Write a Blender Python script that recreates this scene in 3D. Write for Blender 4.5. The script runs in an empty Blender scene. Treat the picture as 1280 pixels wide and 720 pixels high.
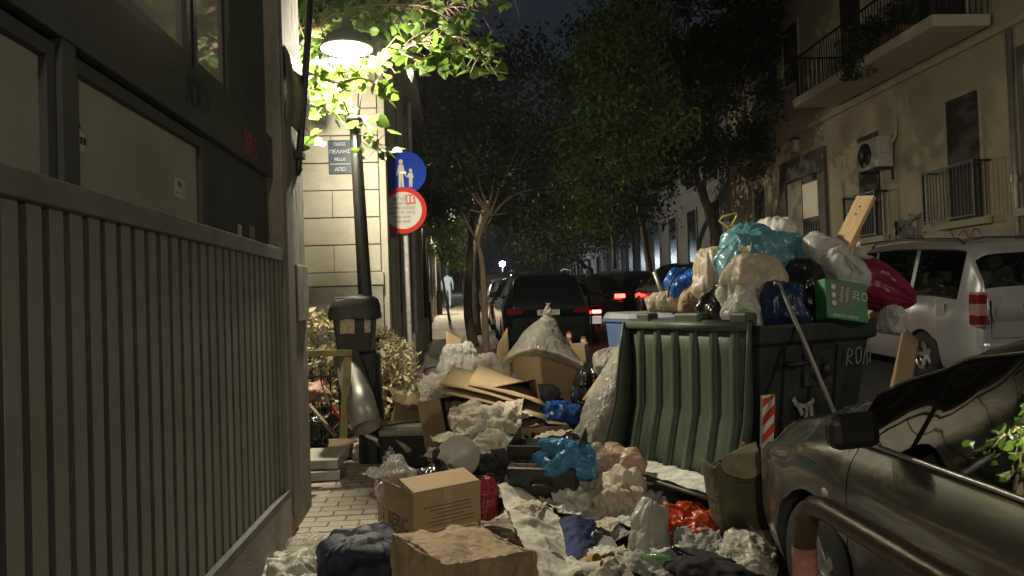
import bpy, bmesh, math, random
import numpy as np
from mathutils import Vector, Matrix, Euler, noise
random.seed(7)
S = bpy.context.scene
COL = S.collection
R = math.radians
PI = math.pi

# ------------------------------------------------------------------ camera
EYE = 1.6          # eye height above the pavement
GRADE = 0.041      # the street climbs away from the camera
YAW, PITCH, ROLL, FPX = R(4.0), R(1.1), R(1.9), 940.0
_fw = Vector((math.sin(YAW)*math.cos(PITCH), math.cos(YAW)*math.cos(PITCH), math.sin(PITCH)))
_rw = Vector((math.cos(YAW), -math.sin(YAW), 0)); _uw = _rw.cross(_fw)
_r = _rw*math.cos(ROLL) - _uw*math.sin(ROLL); _u = _rw*math.sin(ROLL) + _uw*math.cos(ROLL)
cam = bpy.data.objects.new('camera', bpy.data.cameras.new('camera'))
COL.objects.link(cam); S.camera = cam
cam.matrix_world = Matrix(((_r.x, _u.x, -_fw.x, 0), (_r.y, _u.y, -_fw.y, 0), (_r.z, _u.z, -_fw.z, EYE), (0, 0, 0, 1)))
cam.data.sensor_width = 36; cam.data.lens = FPX/1280*36
cam.data.clip_start = 0.05; cam.data.clip_end = 800
# ------------------------------------------------------------------ world: clear night over a lit city
W = bpy.data.worlds.new('World'); S.world = W; W.use_nodes = True
nt = W.node_tree; nt.nodes.clear()
sky = nt.nodes.new('ShaderNodeTexSky'); sky.sky_type = 'NISHITA'; sky.sun_disc = False
sky.sun_elevation = R(-6.5); sky.sun_rotation = R(200); sky.altitude = 100; sky.dust_density = 3.0
mixw = nt.nodes.new('ShaderNodeMix'); mixw.data_type = 'RGBA'; mixw.inputs['Factor'].default_value = 0.55
mixw.inputs['B'].default_value = (0.0125, 0.0150, 0.0200, 1)      # glow of the city
sc_ = nt.nodes.new('ShaderNodeVectorMath'); sc_.operation = 'SCALE'; sc_.inputs['Scale'].default_value = 0.10
bg = nt.nodes.new('ShaderNodeBackground'); bg.inputs['Strength'].default_value = 1.0
wo = nt.nodes.new('ShaderNodeOutputWorld')
nt.links.new(sky.outputs[0], sc_.inputs[0]); nt.links.new(sc_.outputs[0], mixw.inputs['A'])
nt.links.new(mixw.outputs['Result'], bg.inputs['Color']); nt.links.new(bg.outputs[0], wo.inputs[0])
S.view_settings.view_transform = 'Standard'; S.view_settings.look = 'None'
S.view_settings.exposure = 1.05; S.view_settings.gamma = 1.0; S.view_settings.use_curve_mapping = False
S.render.engine = 'CYCLES'
S.cycles.use_denoising = True
S.cycles.max_bounces = 8; S.cycles.transparent_max_bounces = 16
S.cycles.sample_clamp_indirect = 4.0
S.cycles.blur_glossy = 0.5

# ------------------------------------------------------------------ helpers
def at(px, py, Y):
    d = _fw + _r*((px-640)/FPX) - _u*((py-360)/FPX)
    return Vector((0, 0, EYE)) + d*(Y/d.y)
def gz(y): return GRADE*y
def rz(x, y): return GRADE*y - 0.12 + 0.024*(x-0.85)
def gnd(px, py, off=0.0):
    d = _fw + _r*((px-640)/FPX) - _u*((py-360)/FPX)
    return Vector((0, 0, EYE)) + d*((off-EYE)/(d.z-GRADE*d.y))

def newmesh(name, V, F):
    me = bpy.data.meshes.new(name)
    V = np.asarray(V, dtype=np.float32)
    if isinstance(F, np.ndarray):
        n, k = F.shape
        me.vertices.add(len(V)); me.vertices.foreach_set('co', V.ravel())
        me.loops.add(n*k); me.loops.foreach_set('vertex_index', F.astype(np.int32).ravel())
        me.polygons.add(n); me.polygons.foreach_set('loop_start', np.arange(0, n*k, k, dtype=np.int32))
        me.update(calc_edges=True)
    else:
        me.from_pydata([tuple(map(float, v)) for v in V], [], [tuple(map(int, f)) for f in F])
    return me
def link(name, me, mat=None, parent=None, loc=None, rot=None):
    o = bpy.data.objects.new(name, me); COL.objects.link(o)
    if parent is not None: o.parent = parent
    if loc is not None: o.location = loc
    if rot is not None: o.rotation_euler = rot
    if mat is not None and me is not None and not me.materials: me.materials.append(mat)
    return o
def ob(name, VF, mat, parent=None, smooth=False, loc=None, rot=None, bevel=0.0, solid=0.0, sub=0):
    me = newmesh(name, VF[0], VF[1])
    if smooth: me.polygons.foreach_set('use_smooth', [True]*len(me.polygons))
    o = link(name, me, mat, parent, loc, rot)
    if solid: m = o.modifiers.new('s', 'SOLIDIFY'); m.thickness = solid; m.offset = 0
    if bevel: m = o.modifiers.new('b', 'BEVEL'); m.width = bevel; m.segments = 2; m.limit_method = 'ANGLE'
    if sub: m = o.modifiers.new('u', 'SUBSURF'); m.levels = sub; m.render_levels = sub
    return o
def tag(o, label=None, cat=None, group=None, kind=None):
    if label: o['label'] = label
    if cat: o['category'] = cat
    if group: o['group'] = group
    if kind: o['kind'] = kind
    return o
def thing(name, label, cat, loc=(0, 0, 0), rot=(0, 0, 0), group=None):
    o = bpy.data.objects.new(name, None); COL.objects.link(o); o.empty_display_size = .1
    o.location = loc; o.rotation_euler = rot
    return tag(o, label, cat, group)

def join(*parts):
    V, F, k = [], [], 0
    for v, f in parts:
        v = np.asarray(v, float); V.append(v)
        F += [tuple(int(i)+k for i in q) for q in f]; k += len(v)
    return np.concatenate(V), F
def xf(VF, loc=(0, 0, 0), rot=(0, 0, 0), sc=(1, 1, 1)):
    m = np.array(Euler(rot).to_matrix())
    return (np.asarray(VF[0], float)*np.array(sc)) @ m.T + np.array(loc, float), VF[1]
def box(x0, x1, y0, y1, z0, z1):
    V = [(x, y, z) for z in (z0, z1) for y in (y0, y1) for x in (x0, x1)]
    return np.array(V, float), [(0, 2, 3, 1), (4, 5, 7, 6), (0, 1, 5, 4), (2, 6, 7, 3), (0, 4, 6, 2), (1, 3, 7, 5)]
def cb(c, s):   # box by centre and size
    return box(c[0]-s[0]/2, c[0]+s[0]/2, c[1]-s[1]/2, c[1]+s[1]/2, c[2]-s[2]/2, c[2]+s[2]/2)
def hexa(p):    # eight corners: bottom loop of 4, top loop of 4
    return np.array(p, float), [(0, 3, 2, 1), (4, 5, 6, 7), (0, 1, 5, 4), (1, 2, 6, 5), (2, 3, 7, 6), (3, 0, 4, 7)]
def tube(pts, rad, n=8, cap=True):
    pts = [Vector(p) for p in pts]; m = len(pts)
    rad = [rad]*m if isinstance(rad, (int, float)) else rad
    V, F = [], []; prev = None
    for i, p in enumerate(pts):
        t = (pts[min(i+1, m-1)]-pts[max(i-1, 0)]).normalized()
        a = prev - t*prev.dot(t) if prev is not None else t.orthogonal()
        a.normalize(); b = t.cross(a); prev = a
        for k in range(n):
            w = 2*PI*k/n; V.append(p + (a*math.cos(w)+b*math.sin(w))*rad[i])
    for i in range(m-1):
        for k in range(n):
            F.append((i*n+k, i*n+(k+1) % n, (i+1)*n+(k+1) % n, (i+1)*n+k))
    if cap: F += [tuple(reversed(range(n))), tuple(range((m-1)*n, m*n))]
    return np.array([tuple(v) for v in V]), F
def lathe(prof, n=24, cap=True):
    V = [(r*math.cos(2*PI*k/n), r*math.sin(2*PI*k/n), z) for r, z in prof for k in range(n)]
    F = [(i*n+k, i*n+(k+1) % n, (i+1)*n+(k+1) % n, (i+1)*n+k) for i in range(len(prof)-1) for k in range(n)]
    if cap: F += [tuple(reversed(range(n))), tuple(range((len(prof)-1)*n, len(prof)*n))]
    return np.array(V), F
def prism(poly, y0, y1):   # polygon in x-z, extruded along y
    n = len(poly)
    V = [(x, y0, z) for x, z in poly]+[(x, y1, z) for x, z in poly]
    F = [tuple(range(n)), tuple(reversed(range(n, 2*n)))]+[(i, n+i, n+(i+1) % n, (i+1) % n) for i in range(n)]
    return np.array(V), F
def grid(Pn):              # (nu, nv, 3) array to quads
    nu, nv, _ = Pn.shape
    i = np.arange(nu*nv).reshape(nu, nv)
    F = np.stack([i[:-1, :-1], i[1:, :-1], i[1:, 1:], i[:-1, 1:]], -1).reshape(-1, 4)
    return Pn.reshape(-1, 3), F
def gridclosed(Pn):        # wraps around in v
    nu, nv, _ = Pn.shape
    i = np.arange(nu*nv).reshape(nu, nv); j = np.roll(i, -1, 1)
    F = np.stack([i[:-1], j[:-1], j[1:], i[1:]], -1).reshape(-1, 4)
    return Pn.reshape(-1, 3), F
def cr(pts, n):            # Catmull-Rom through the rows of pts
    pts = np.asarray(pts, float); m = len(pts)
    t = np.linspace(0, m-1, n); i = np.minimum(t.astype(int), m-2); f = (t-i)[(...,)+(None,)*(pts.ndim-1)]
    p0, p1, p2, p3 = pts[np.maximum(i-1, 0)], pts[i], pts[i+1], pts[np.minimum(i+2, m-1)]
    return .5*((2*p1)+(-p0+p2)*f+(2*p0-5*p1+4*p2-p3)*f*f+(-p0+3*p1-3*p2+p3)*f**3)
def _hash(i, sd):
    h = (i[:, 0]*73856093) ^ (i[:, 1]*19349663) ^ (i[:, 2]*83492791) ^ (sd*2654435761)
    h = (h ^ (h >> 13))*1274126177 & 0x7fffffff
    return ((h ^ (h >> 16)) & 0xffff)/32767.5-1
def plnoise(P, rng):
    """piecewise linear 3D noise: flat facets that meet in sharp creases"""
    q, _ = np.linalg.qr(rng.normal(size=(3, 3))); P = P@q.T+rng.uniform(0, 50, 3)
    P = P+.22*np.sin(P[:, [1, 2, 0]]*2.3+rng.uniform(0, 6, 3)); sd = int(rng.randint(1, 9999))
    i0 = np.floor(P).astype(np.int64); f = P-i0
    o = np.argsort(-f, axis=1); fs = np.take_along_axis(f, o, 1)
    w = np.stack([1-fs[:, 0], fs[:, 0]-fs[:, 1], fs[:, 1]-fs[:, 2], fs[:, 2]], 1)
    c = i0.copy(); v = w[:, 0]*_hash(c, sd); r_ = np.arange(len(P))
    for k in range(3): c[r_, o[:, k]] += 1; v = v+w[:, k+1]*_hash(c, sd)
    return v
def crumple(P, rng, cell=.12, folds=7, ff=5.0, ridge=.38):
    """creased relief, about 0..1 for points P"""
    P = np.asarray(P, float)
    v = plnoise(P/(cell*1.5), rng)+.5*plnoise(P/(cell*.8), rng)
    rg = (1-np.abs(plnoise(P/(cell*1.1), rng))*2.2).clip(-.4, 1)+.6*(1-np.abs(plnoise(P/(cell*.5), rng))*2.2).clip(-.4, 1)
    return .5+.5*np.clip(v/1.3+ridge*(rg-.35), -1.2, 1.2)
def vnoise(P, scale, seed=0):
    o = Vector((seed*13.7, seed*5.1, seed*9.3))
    return np.array([noise.noise(Vector(p)*scale+o) for p in P])

# ------------------------------------------------------------------ materials
MATS = {}
def M(name, col, rough=.6, metal=0., var=.18, vs=6., bump=.0, bs=40., coat=0., spec=.5, dirt=0., dcol=(.06, .05, .04), ds=3., trl=0., alpha=1., stretch=(1, 1, 1), crease=0., cs=18.):
    if name in MATS: return MATS[name]
    m = bpy.data.materials.new(name); m.use_nodes = True; t = m.node_tree; N = t.nodes; L = t.links
    b = N['Principled BSDF']; out = N['Material Output']
    tc = N.new('ShaderNodeTexCoord'); mp = N.new('ShaderNodeMapping'); mp.inputs['Scale'].default_value = stretch
    L.new(tc.outputs['Object'], mp.inputs[0]); co = mp.outputs[0]
    n1 = N.new('ShaderNodeTexNoise'); n1.inputs['Scale'].default_value = vs; n1.inputs['Detail'].default_value = 6; n1.inputs['Roughness'].default_value = .62
    L.new(co, n1.inputs['Vector'])
    mx = N.new('ShaderNodeMix'); mx.data_type = 'RGBA'
    mx.inputs['A'].default_value = (*[c*(1-var) for c in col], 1); mx.inputs['B'].default_value = (*[min(1, c*(1+var)) for c in col], 1)
    rmp = N.new('ShaderNodeMapRange'); rmp.inputs['From Min'].default_value = .3; rmp.inputs['From Max'].default_value = .7
    L.new(n1.outputs['Fac'], rmp.inputs['Value']); L.new(rmp.outputs[0], mx.inputs['Factor'])
    c = mx.outputs['Result']
    if dirt:
        n2 = N.new('ShaderNodeTexNoise'); n2.inputs['Scale'].default_value = ds; n2.inputs['Detail'].default_value = 9; n2.inputs['Roughness'].default_value = .7
        L.new(co, n2.inputs['Vector'])
        r2 = N.new('ShaderNodeMapRange'); r2.inputs['From Min'].default_value = .48; r2.inputs['From Max'].default_value = .72; r2.inputs['To Max'].default_value = dirt
        L.new(n2.outputs['Fac'], r2.inputs['Value'])
        m2 = N.new('ShaderNodeMix'); m2.data_type = 'RGBA'; m2.inputs['B'].default_value = (*dcol, 1)
        L.new(r2.outputs[0], m2.inputs['Factor']); L.new(c, m2.inputs['A']); c = m2.outputs['Result']
    L.new(c, b.inputs['Base Color'])
    rr = N.new('ShaderNodeMapRange'); rr.inputs['To Min'].default_value = max(.02, rough-.1); rr.inputs['To Max'].default_value = min(1, rough+.1)
    L.new(n1.outputs['Fac'], rr.inputs['Value']); L.new(rr.outputs[0], b.inputs['Roughness'])
    b.inputs['Metallic'].default_value = metal; b.inputs['Specular IOR Level'].default_value = spec
    b.inputs['Coat Weight'].default_value = coat; b.inputs['Coat Roughness'].default_value = .08
    nrm = None
    if bump:
        n3 = N.new('ShaderNodeTexNoise'); n3.inputs['Scale'].default_value = bs; n3.inputs['Detail'].default_value = 5
        L.new(co, n3.inputs['Vector'])
        bp = N.new('ShaderNodeBump'); bp.inputs['Strength'].default_value = bump; bp.inputs['Distance'].default_value = .01
        L.new(n3.outputs['Fac'], bp.inputs['Height']); nrm = bp.outputs[0]
    if crease:
        v = N.new('ShaderNodeTexVoronoi'); v.feature = 'DISTANCE_TO_EDGE'; v.inputs['Scale'].default_value = cs
        nw = N.new('ShaderNodeTexNoise'); nw.inputs['Scale'].default_value = cs*.35; nw.inputs['Detail'].default_value = 3
        L.new(co, nw.inputs['Vector'])
        ad = N.new('ShaderNodeVectorMath'); ad.operation = 'MULTIPLY_ADD'; ad.inputs[1].default_value = (.25, .25, .25)
        L.new(nw.outputs['Color'], ad.inputs[0]); L.new(co, ad.inputs[2]); L.new(ad.outputs[0], v.inputs['Vector'])
        bp2 = N.new('ShaderNodeBump'); bp2.inputs['Strength'].default_value = crease; bp2.inputs['Distance'].default_value = .02
        L.new(v.outputs['Distance'], bp2.inputs['Height'])
        if nrm: L.new(nrm, bp2.inputs['Normal'])
        nrm = bp2.outputs[0]
    if nrm: L.new(nrm, b.inputs['Normal'])
    sh = b.outputs[0]
    if trl:
        tr = N.new('ShaderNodeBsdfTranslucent'); L.new(c, tr.inputs['Color'])
        ms = N.new('ShaderNodeMixShader'); ms.inputs[0].default_value = trl
        L.new(sh, ms.inputs[1]); L.new(tr.outputs[0], ms.inputs[2]); sh = ms.outputs[0]
    if alpha < 1:
        tp = N.new('ShaderNodeBsdfTransparent'); ms = N.new('ShaderNodeMixShader'); ms.inputs[0].default_value = alpha
        L.new(tp.outputs[0], ms.inputs[1]); L.new(sh, ms.inputs[2]); sh = ms.outputs[0]
    L.new(sh, out.inputs[0])
    MATS[name] = m; return m
def glassmat(name, tint=(.6, .65, .62), refl=.5, film=0., fcol=(.3, .3, .25), rough=.02, clear=1.):
    """thin pane: mirror by Fresnel over a tinted clear sheet, with a pale diffuse film for dust and painted reflection"""
    if name in MATS: return MATS[name]
    m = bpy.data.materials.new(name); m.use_nodes = True; t = m.node_tree; N = t.nodes; L = t.links; N.clear()
    out = N.new('ShaderNodeOutputMaterial'); tp = N.new('ShaderNodeBsdfTransparent'); tp.inputs[0].default_value = (*tint, 1)
    gl = N.new('ShaderNodeBsdfGlossy'); gl.inputs['Roughness'].default_value = rough
    lw = N.new('ShaderNodeLayerWeight'); lw.inputs['Blend'].default_value = refl
    ms = N.new('ShaderNodeMixShader'); L.new(lw.outputs['Fresnel'], ms.inputs[0]); L.new(tp.outputs[0], ms.inputs[1]); L.new(gl.outputs[0], ms.inputs[2])
    s = ms.outputs[0]
    if film:
        df = N.new('ShaderNodeBsdfDiffuse'); df.inputs[0].default_value = (*fcol, 1)
        nz = N.new('ShaderNodeTexNoise'); nz.inputs['Scale'].default_value = 2.5; nz.inputs['Detail'].default_value = 7
        tc = N.new('ShaderNodeTexCoord'); L.new(tc.outputs['Object'], nz.inputs['Vector'])
        mr = N.new('ShaderNodeMapRange'); mr.inputs['To Min'].default_value = film*.6; mr.inputs['To Max'].default_value = film*1.4
        L.new(nz.outputs['Fac'], mr.inputs['Value'])
        m2 = N.new('ShaderNodeMixShader'); L.new(mr.outputs[0], m2.inputs[0]); L.new(s, m2.inputs[1]); L.new(df.outputs[0], m2.inputs[2]); s = m2.outputs[0]
    L.new(s, out.inputs[0]); MATS[name] = m; return m
def emit(name, col, st):
    if name in MATS: return MATS[name]
    m = bpy.data.materials.new(name); m.use_nodes = True; N = m.node_tree.nodes; b = N['Principled BSDF']
    b.inputs['Base Color'].default_value = (*col, 1); b.inputs['Emission Color'].default_value = (*col, 1); b.inputs['Emission Strength'].default_value = st
    MATS[name] = m; return m
def text(s, size, mat, parent, loc, rot, name='lettering', align='CENTER', ext=.0008, shear=0., sx=1.):
    cu = bpy.data.curves.new(name, 'FONT'); cu.body = s; cu.size = size; cu.align_x = align; cu.align_y = 'CENTER'; cu.extrude = ext; cu.shear = shear; cu.resolution_u = 3
    o = bpy.data.objects.new('tmp', cu); COL.objects.link(o)
    bpy.context.view_layer.update()
    me = bpy.data.meshes.new_from_object(o.evaluated_get(bpy.context.evaluated_depsgraph_get()))
    bpy.data.objects.remove(o)
    me.materials.clear(); o = link(name, me, mat, parent, loc, rot); o.scale = (sx, 1, 1)
    return o
# ================================================================== setting
def pw(T, name, VF, mat, **k):      # part given in world coordinates
    return ob(name, xf(VF, loc=-Vector(T.location)), mat, T, **k)
def slope(x0, x1, y0, y1, zf, n=2, zc=0.0):
    ys = np.linspace(y0, y1, n); V = []; F = []
    for y in ys: V += [(x0, y, zf(x0, y)+zc), (x1, y, zf(x1, y)+zc)]
    F = [(2*i, 2*i+1, 2*i+3, 2*i+2) for i in range(n-1)]
    return np.array(V), F
asph = M('asphalt', (.045, .045, .044), .78, var=.3, vs=3, bump=.6, bs=160, dirt=.5, dcol=(.02, .02, .02), ds=1.2)
mortar = M('paver_mortar', (.16, .14, .115), .95, var=.3, vs=12, bump=.5, bs=90)
paverm = M('paver_stone', (.40, .355, .285), .85, var=.28, vs=9, bump=.4, bs=120, dirt=.65, dcol=(.11, .095, .075), ds=3.5)
conc = M('worn_concrete', (.24, .225, .20), .9, var=.25, vs=5, bump=.5, bs=60, dirt=.6, dcol=(.09, .08, .07), ds=2.2)
tag(ob('ground', slope(-220, 220, -60, 420, lambda x, y: GRADE*y-.35), asph), kind='structure')
tag(ob('road', slope(.85, 8.1, -12, 160, rz), asph), kind='structure')
pav = tag(ob('pavement', slope(-1.12, .74, -12, 160, lambda x, y: gz(y)-.012), mortar), kind='structure')
tag(ob('pavement_opposite', slope(8.1, 9.6, -12, 160, lambda x, y: rz(x, y)+.13), conc), kind='structure')
tag(ob('garden_soil', slope(-6, -1.12, 4.6, 9.0, lambda x, y: gz(y)-.02), M('soil', (.07, .055, .04), .95, var=.4, bump=.8, bs=50)), kind='structure')
# pavers: running bond, the visible ones as single pieces
rs = np.random.RandomState(3)
def paver(w, d):
    h, b = .03, .006
    V = [(x*(w/2-.003), y*(d/2-.003), -h) for x, y in ((-1, -1), (1, -1), (1, 1), (-1, 1))]
    V += [(x*(w/2-.003), y*(d/2-.003), -b) for x, y in ((-1, -1), (1, -1), (1, 1), (-1, 1))]
    V += [(x*(w/2-.003-b), y*(d/2-.003-b), 0) for x, y in ((-1, -1), (1, -1), (1, 1), (-1, 1))]
    F = [(8, 9, 10, 11)]+[(a+k, a+(k+1) % 4, a+4+(k+1) % 4, a+4+k) for a in (0, 4) for k in range(4)]
    return np.array(V), F
pm = newmesh('paver', *paver(.2, .105)); rest = []
row = 0; y = -1.0; cnt = 0
while y < 40:
    x = -1.10 + (.1 if row % 2 else 0) - .1
    while x < .66:
        cx = x+.1
        if -1.12 < cx < .74:
            dz = rs.uniform(-.003, .003)
            if 4.0 < y < 7.6 and cx < -.15 and cnt < 290:
                o = link('paver', pm, paverm, pav, (cx, y, gz(y)+dz), (math.atan(GRADE)+rs.uniform(-.012, .012), rs.uniform(-.012, .012), rs.uniform(-.015, .015))); cnt += 1
            elif y < 22: rest.append(xf(paver(.2, .105), (cx, y, gz(y)+dz), (math.atan(GRADE), 0, 0)))
        x += .2
    y += .105; row += 1
tag(ob('paver_field', join(*rest), paverm, pav), kind='stuff')
tag(ob('far_paving', slope(-1.1, .74, 22, 150, lambda x, y: gz(y)), paverm, pav), kind='stuff')
kerb = tag(ob('kerb', slope(.745, .845, -12, 160, lambda x, y: gz(y)-.03), mortar), kind='structure')
km = newmesh('kerb_stone', *box(-.055, .055, -.495, .495, -.16, .008))
for i in range(26):
    o = link('kerb_stone', km, conc, kerb, (.80, 1.5+i, gz(1.5+i)), (math.atan(GRADE), 0, rs.uniform(-.008, .008)))
km2 = newmesh('kerb_stone_far', *box(-.08, .08, -.745, .745, -.16, .0))
kerb2 = tag(ob('kerb_opposite', slope(8.02, 8.18, -12, 160, lambda x, y: rz(x, y)+.06), mortar), kind='structure')
for i in range(24): link('kerb_stone', km2, conc, kerb2, (8.1, 6+1.5*i, rz(8.1, 6+1.5*i)+.14), (math.atan(GRADE), 0, 0))

# ------------------------------------------------------------------ fence in front of the shop front
fpaint = M('fence_paint', (.235, .238, .212), .6, var=.14, vs=10, bump=.12, bs=90, dirt=.45, dcol=(.09, .075, .055), ds=9, stretch=(1, 1, .18), spec=.3)
frail = M('fence_rail_paint', (.17, .172, .155), .75, var=.14, vs=8, bump=.1, bs=60, dirt=.4, dcol=(.08, .065, .05), ds=6, spec=.2)
FX = -1.10
T = thing('metal_fence', 'long grey metal fence of upright flat bars beside the pavement', 'fence', (FX, 2.8, gz(2.8)))
bm_ = newmesh('bar', *box(-.05, 0, -.035, .035, 0, 1.40))
k = 0
yb = .85
while yb < 4.66:
    if not 2.17 < yb < 2.24:
        o = link('bar', bm_, fpaint, T, Vector((FX, yb, .50))-T.location, (0, 0, rs.uniform(-.03, .03)))
    yb += .108
pw(T, 'top_rail', box(FX-.06, FX+.025, .7, 4.70, 1.90, 1.975), frail, bevel=.004)
pw(T, 'bottom_rail', box(FX-.05, FX+.03, .7, 4.70, .455, .50), frail, bevel=.004)
pw(T, 'post', box(FX-.07, FX-.02, 2.19, 2.235, .1, 1.90), fpaint, bevel=.003)
pw(T, 'post', box(FX-.08, FX+.0, 4.70, 4.76, .15, 1.99), fpaint, bevel=.003)
pw(T, 'hinge', join(tube([(FX-.01, 2.245, .72), (FX-.01, 2.245, .80)], .012), tube([(FX-.01, 2.245, .60), (FX-.01, 2.245, .66)], .009)), M('rusty_steel', (.12, .07, .045), .8, .3, var=.4, vs=40))
# ------------------------------------------------------------------ shop front behind it
sheetm = M('shopfront_steel', (.075, .077, .074), .8, 0., var=.15, vs=3, bump=.08, bs=30, dirt=.4, dcol=(.045, .04, .03), ds=2, spec=.15)
framem = M('shopfront_frame', (.062, .064, .062), .75, 0., var=.1)
pane = glassmat('dusty_reflection_glass', (.42, .43, .38), .62, .50, (.60, .59, .50), .04)  # dust film made paler to stand in for reflections in the panes
SX = -1.17
T = thing('shop_front', 'closed grey steel and glass shop front with graffiti behind the fence', 'building', (SX, 2.8, gz(2.8)))
pw(T, 'base_wall', box(SX-.14, SX+.10, -1.5, 4.72, -.15, .455), conc)
def pane_at(y0, y1, z0, z1, nm='window'):
    fr = .045
    g = pw(T, nm, join(box(SX-.04, SX+.012, y0, y0+fr, z0, z1), box(SX-.04, SX+.012, y1-fr, y1, z0, z1),
                       box(SX-.04, SX+.012, y0+fr, y1-fr, z0, z0+fr), box(SX-.04, SX+.012, y0+fr, y1-fr, z1-fr, z1)), framem)
    ob('pane', xf(box(SX-.02, SX-.012, y0+fr, y1-fr, z0+fr, z1-fr), loc=-Vector(T.location)), pane, g)
pane_at(-1.2, .95, .456, 2.40); pane_at(1.0, 2.27, .456, 2.40); pane_at(2.36, 3.56, .456, 2.40)
pw(T, 'frame_post', box(SX-.06, SX+.03, 2.275, 2.355, .456, 2.42), framem)
pw(T, 'steel_panel', box(SX-.05, SX, 3.565, 4.715, .456, 2.42), sheetm)
pw(T, 'fascia', box(SX-.06, SX+.035, -1.5, 4.715, 2.421, 2.68), sheetm, bevel=.004)
pane_at(-1.2, 2.0, 2.70, 4.6, 'upper_window'); pane_at(2.02, 3.42, 2.70, 4.6, 'upper_window'); pane_at(3.46, 4.0, 2.70, 4.6, 'upper_window')
pw(T, 'upper_panel', box(SX-.05, SX, 4.01, 4.715, 2.681, 4.6), sheetm)
pw(T, 'upper_wall', box(SX-.3, SX+.06, -1.5, 4.715, 4.601, 7.5), conc)
inm = M('shop_interior', (.30, .29, .25), .9, var=.15)
pw(T, 'back_wall', box(-4.2, -4.0, -1.5, 5.0, 0, 4.6), inm)
pw(T, 'shop_floor', box(-4.0, SX-.15, -1.5, 4.7, .1, .2), inm)
pw(T, 'shop_ceiling', box(-4.0, SX-.07, -1.5, 4.7, 4.5, 4.6), inm)
pw(T, 'end_wall', box(-4.0, SX-.07, 4.66, 4.71, 0, 4.5), inm)
pw(T, 'counter', box(-2.1, -1.6, 1.5, 4.2, .2, 2.02), M('counter', (.07, .065, .055), .6))
# stickers, tags
paper = M('sticker_paper', (.5, .5, .46), .7, var=.2, vs=30, dirt=.5, ds=14)
ink = M('black_ink', (.012, .012, .012), .7, var=.1)
spray = M('black_spray_paint', (.015, .015, .015), .6, var=.3)
def sideways(name, y, z, w, h, mat, x=SX+.004):
    return pw(T, name, box(x, x+.001, y-w/2, y+w/2, z-h/2, z+h/2), mat)
RF = (PI/2, 0, PI/2)       # text that reads from the street side
def toT(x, y, z): return Vector((x, y, z))-Vector(T.location)
s1 = sideways('sticker', 2.42, 2.155, .13, .06, paper, SX-.0115); text('COARTIER', .032, ink, T, toT(SX-.0098, 2.42, 2.157), RF)
text('ΔΡΑ', .05, ink, T, toT(SX-.0098, 2.41, 2.21), RF)
s2 = sideways('sticker', 3.30, 2.135, .13, .08, paper, SX-.0115); text('ΖΕΙ', .03, ink, T, toT(SX-.0098, 3.30, 2.15), RF); text('———', .03, ink, T, toT(SX-.0098, 3.30, 2.115), RF)
sideways('sticker', 4.12, 2.00, .07, .13, paper)
sideways('sticker', 4.36, 1.985, .11, .20, M('grey_sticker', (.2, .2, .19), .7, var=.5, vs=35))
def stroke(pts, w):        # flat brush stroke in local y-z, 1 mm thick
    V, F = [], []
    P2 = cr(np.array(pts, float), max(6, 5*len(pts))) if len(pts) > 2 else np.array(pts, float)
    for i, p in enumerate(P2):
        t = P2[min(i+1, len(P2)-1)]-P2[max(i-1, 0)]; n = np.array([-t[1], t[0]])/(np.linalg.norm(t)+1e-9)*w/2*(.75+.5*((i*37) % 10)/10)
        for s, x in ((1, 0), (-1, 0), (-1, .001), (1, .001)): V.append((x, *(p+n*s)))
    for i in range(len(P2)-1):
        for k in range(4): F.append((4*i+k, 4*i+(k+1) % 4, 4*i+4+(k+1) % 4, 4*i+4+k))
    F += [(3, 2, 1, 0), tuple(range(4*len(P2)-4, 4*len(P2)))]
    return np.array(V), F
def graffiti(T, strokes, w, s, x, y, z, mat, name='graffiti'):
    pw(T, name, xf(join(*[stroke(p, w/s) for p in strokes]), (x, y, z), sc=(1, s, s)), mat)
redsp = M('red_spray_paint', (.34, .04, .04), .6, var=.35, vs=30)
graffiti(T, [[(0, 0), (.05, 1), (.5, .05), (.52, 1.1)], [(.65, 0), (.85, 1.0), (1.1, 0)], [(.7, .4), (1.05, .42)], [(1.65, .95), (1.35, .9), (1.3, .6), (1.65, .45), (1.6, .1), (1.2, .05)]], .014, .13, SX+.036, 4.16, 2.455, redsp)
graffiti(T, [[(0, 0), (.2, 1), (.45, .1), (.2, .45)], [(.5, .9), (.6, .1), (1.0, .2), (.95, .9), (.5, .9)], [(1.2, .1), (1.25, 1), (1.55, .7), (1.25, .5), (1.7, 0)], [(1.9, .5), (2.4, .6)], [(2.1, .9), (2.15, .1)]], .010, .13, SX+.036, 3.28, 2.50, M('dull_spray_paint', (.024, .024, .024), .9, var=.2))
# weathered pier at the end of the shop front
pierm = M('weathered_pier', (.22, .20, .165), .92, var=.35, vs=4, bump=.8, bs=25, dirt=.7, dcol=(.08, .065, .05), ds=5, stretch=(1, 1, .35))
T = thing('concrete_pier', 'tall weathered concrete pier at the end of the metal fence', 'pillar', (-1.3, 5.1, gz(5.1)))
pw(T, 'shaft', box(-1.55, -1.08, 4.77, 5.40, -.2, 7.0), pierm, bevel=.012)
pw(T, 'cover_strip', box(-1.079, -1.065, 4.80, 4.98, .3, 5.5), M('painted_board', (.17, .165, .15), .8, var=.2, bump=.3, bs=30, stretch=(1, 1, .2), dirt=.5))
pw(T, 'repair_patch', box(-1.079, -1.06, 5.04, 5.385, 1.52, 1.90), pierm, bevel=.006)
pw(T, 'bracket', box(-1.30, -1.02, 5.1, 5.2, 2.62, 2.66), framem)
sh = cr(np.array([[(-1.06, 4.8+.17*j, 3.28-.16*i + .0*j) for j in range(4)] for i in range(4)]), 14)
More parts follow.
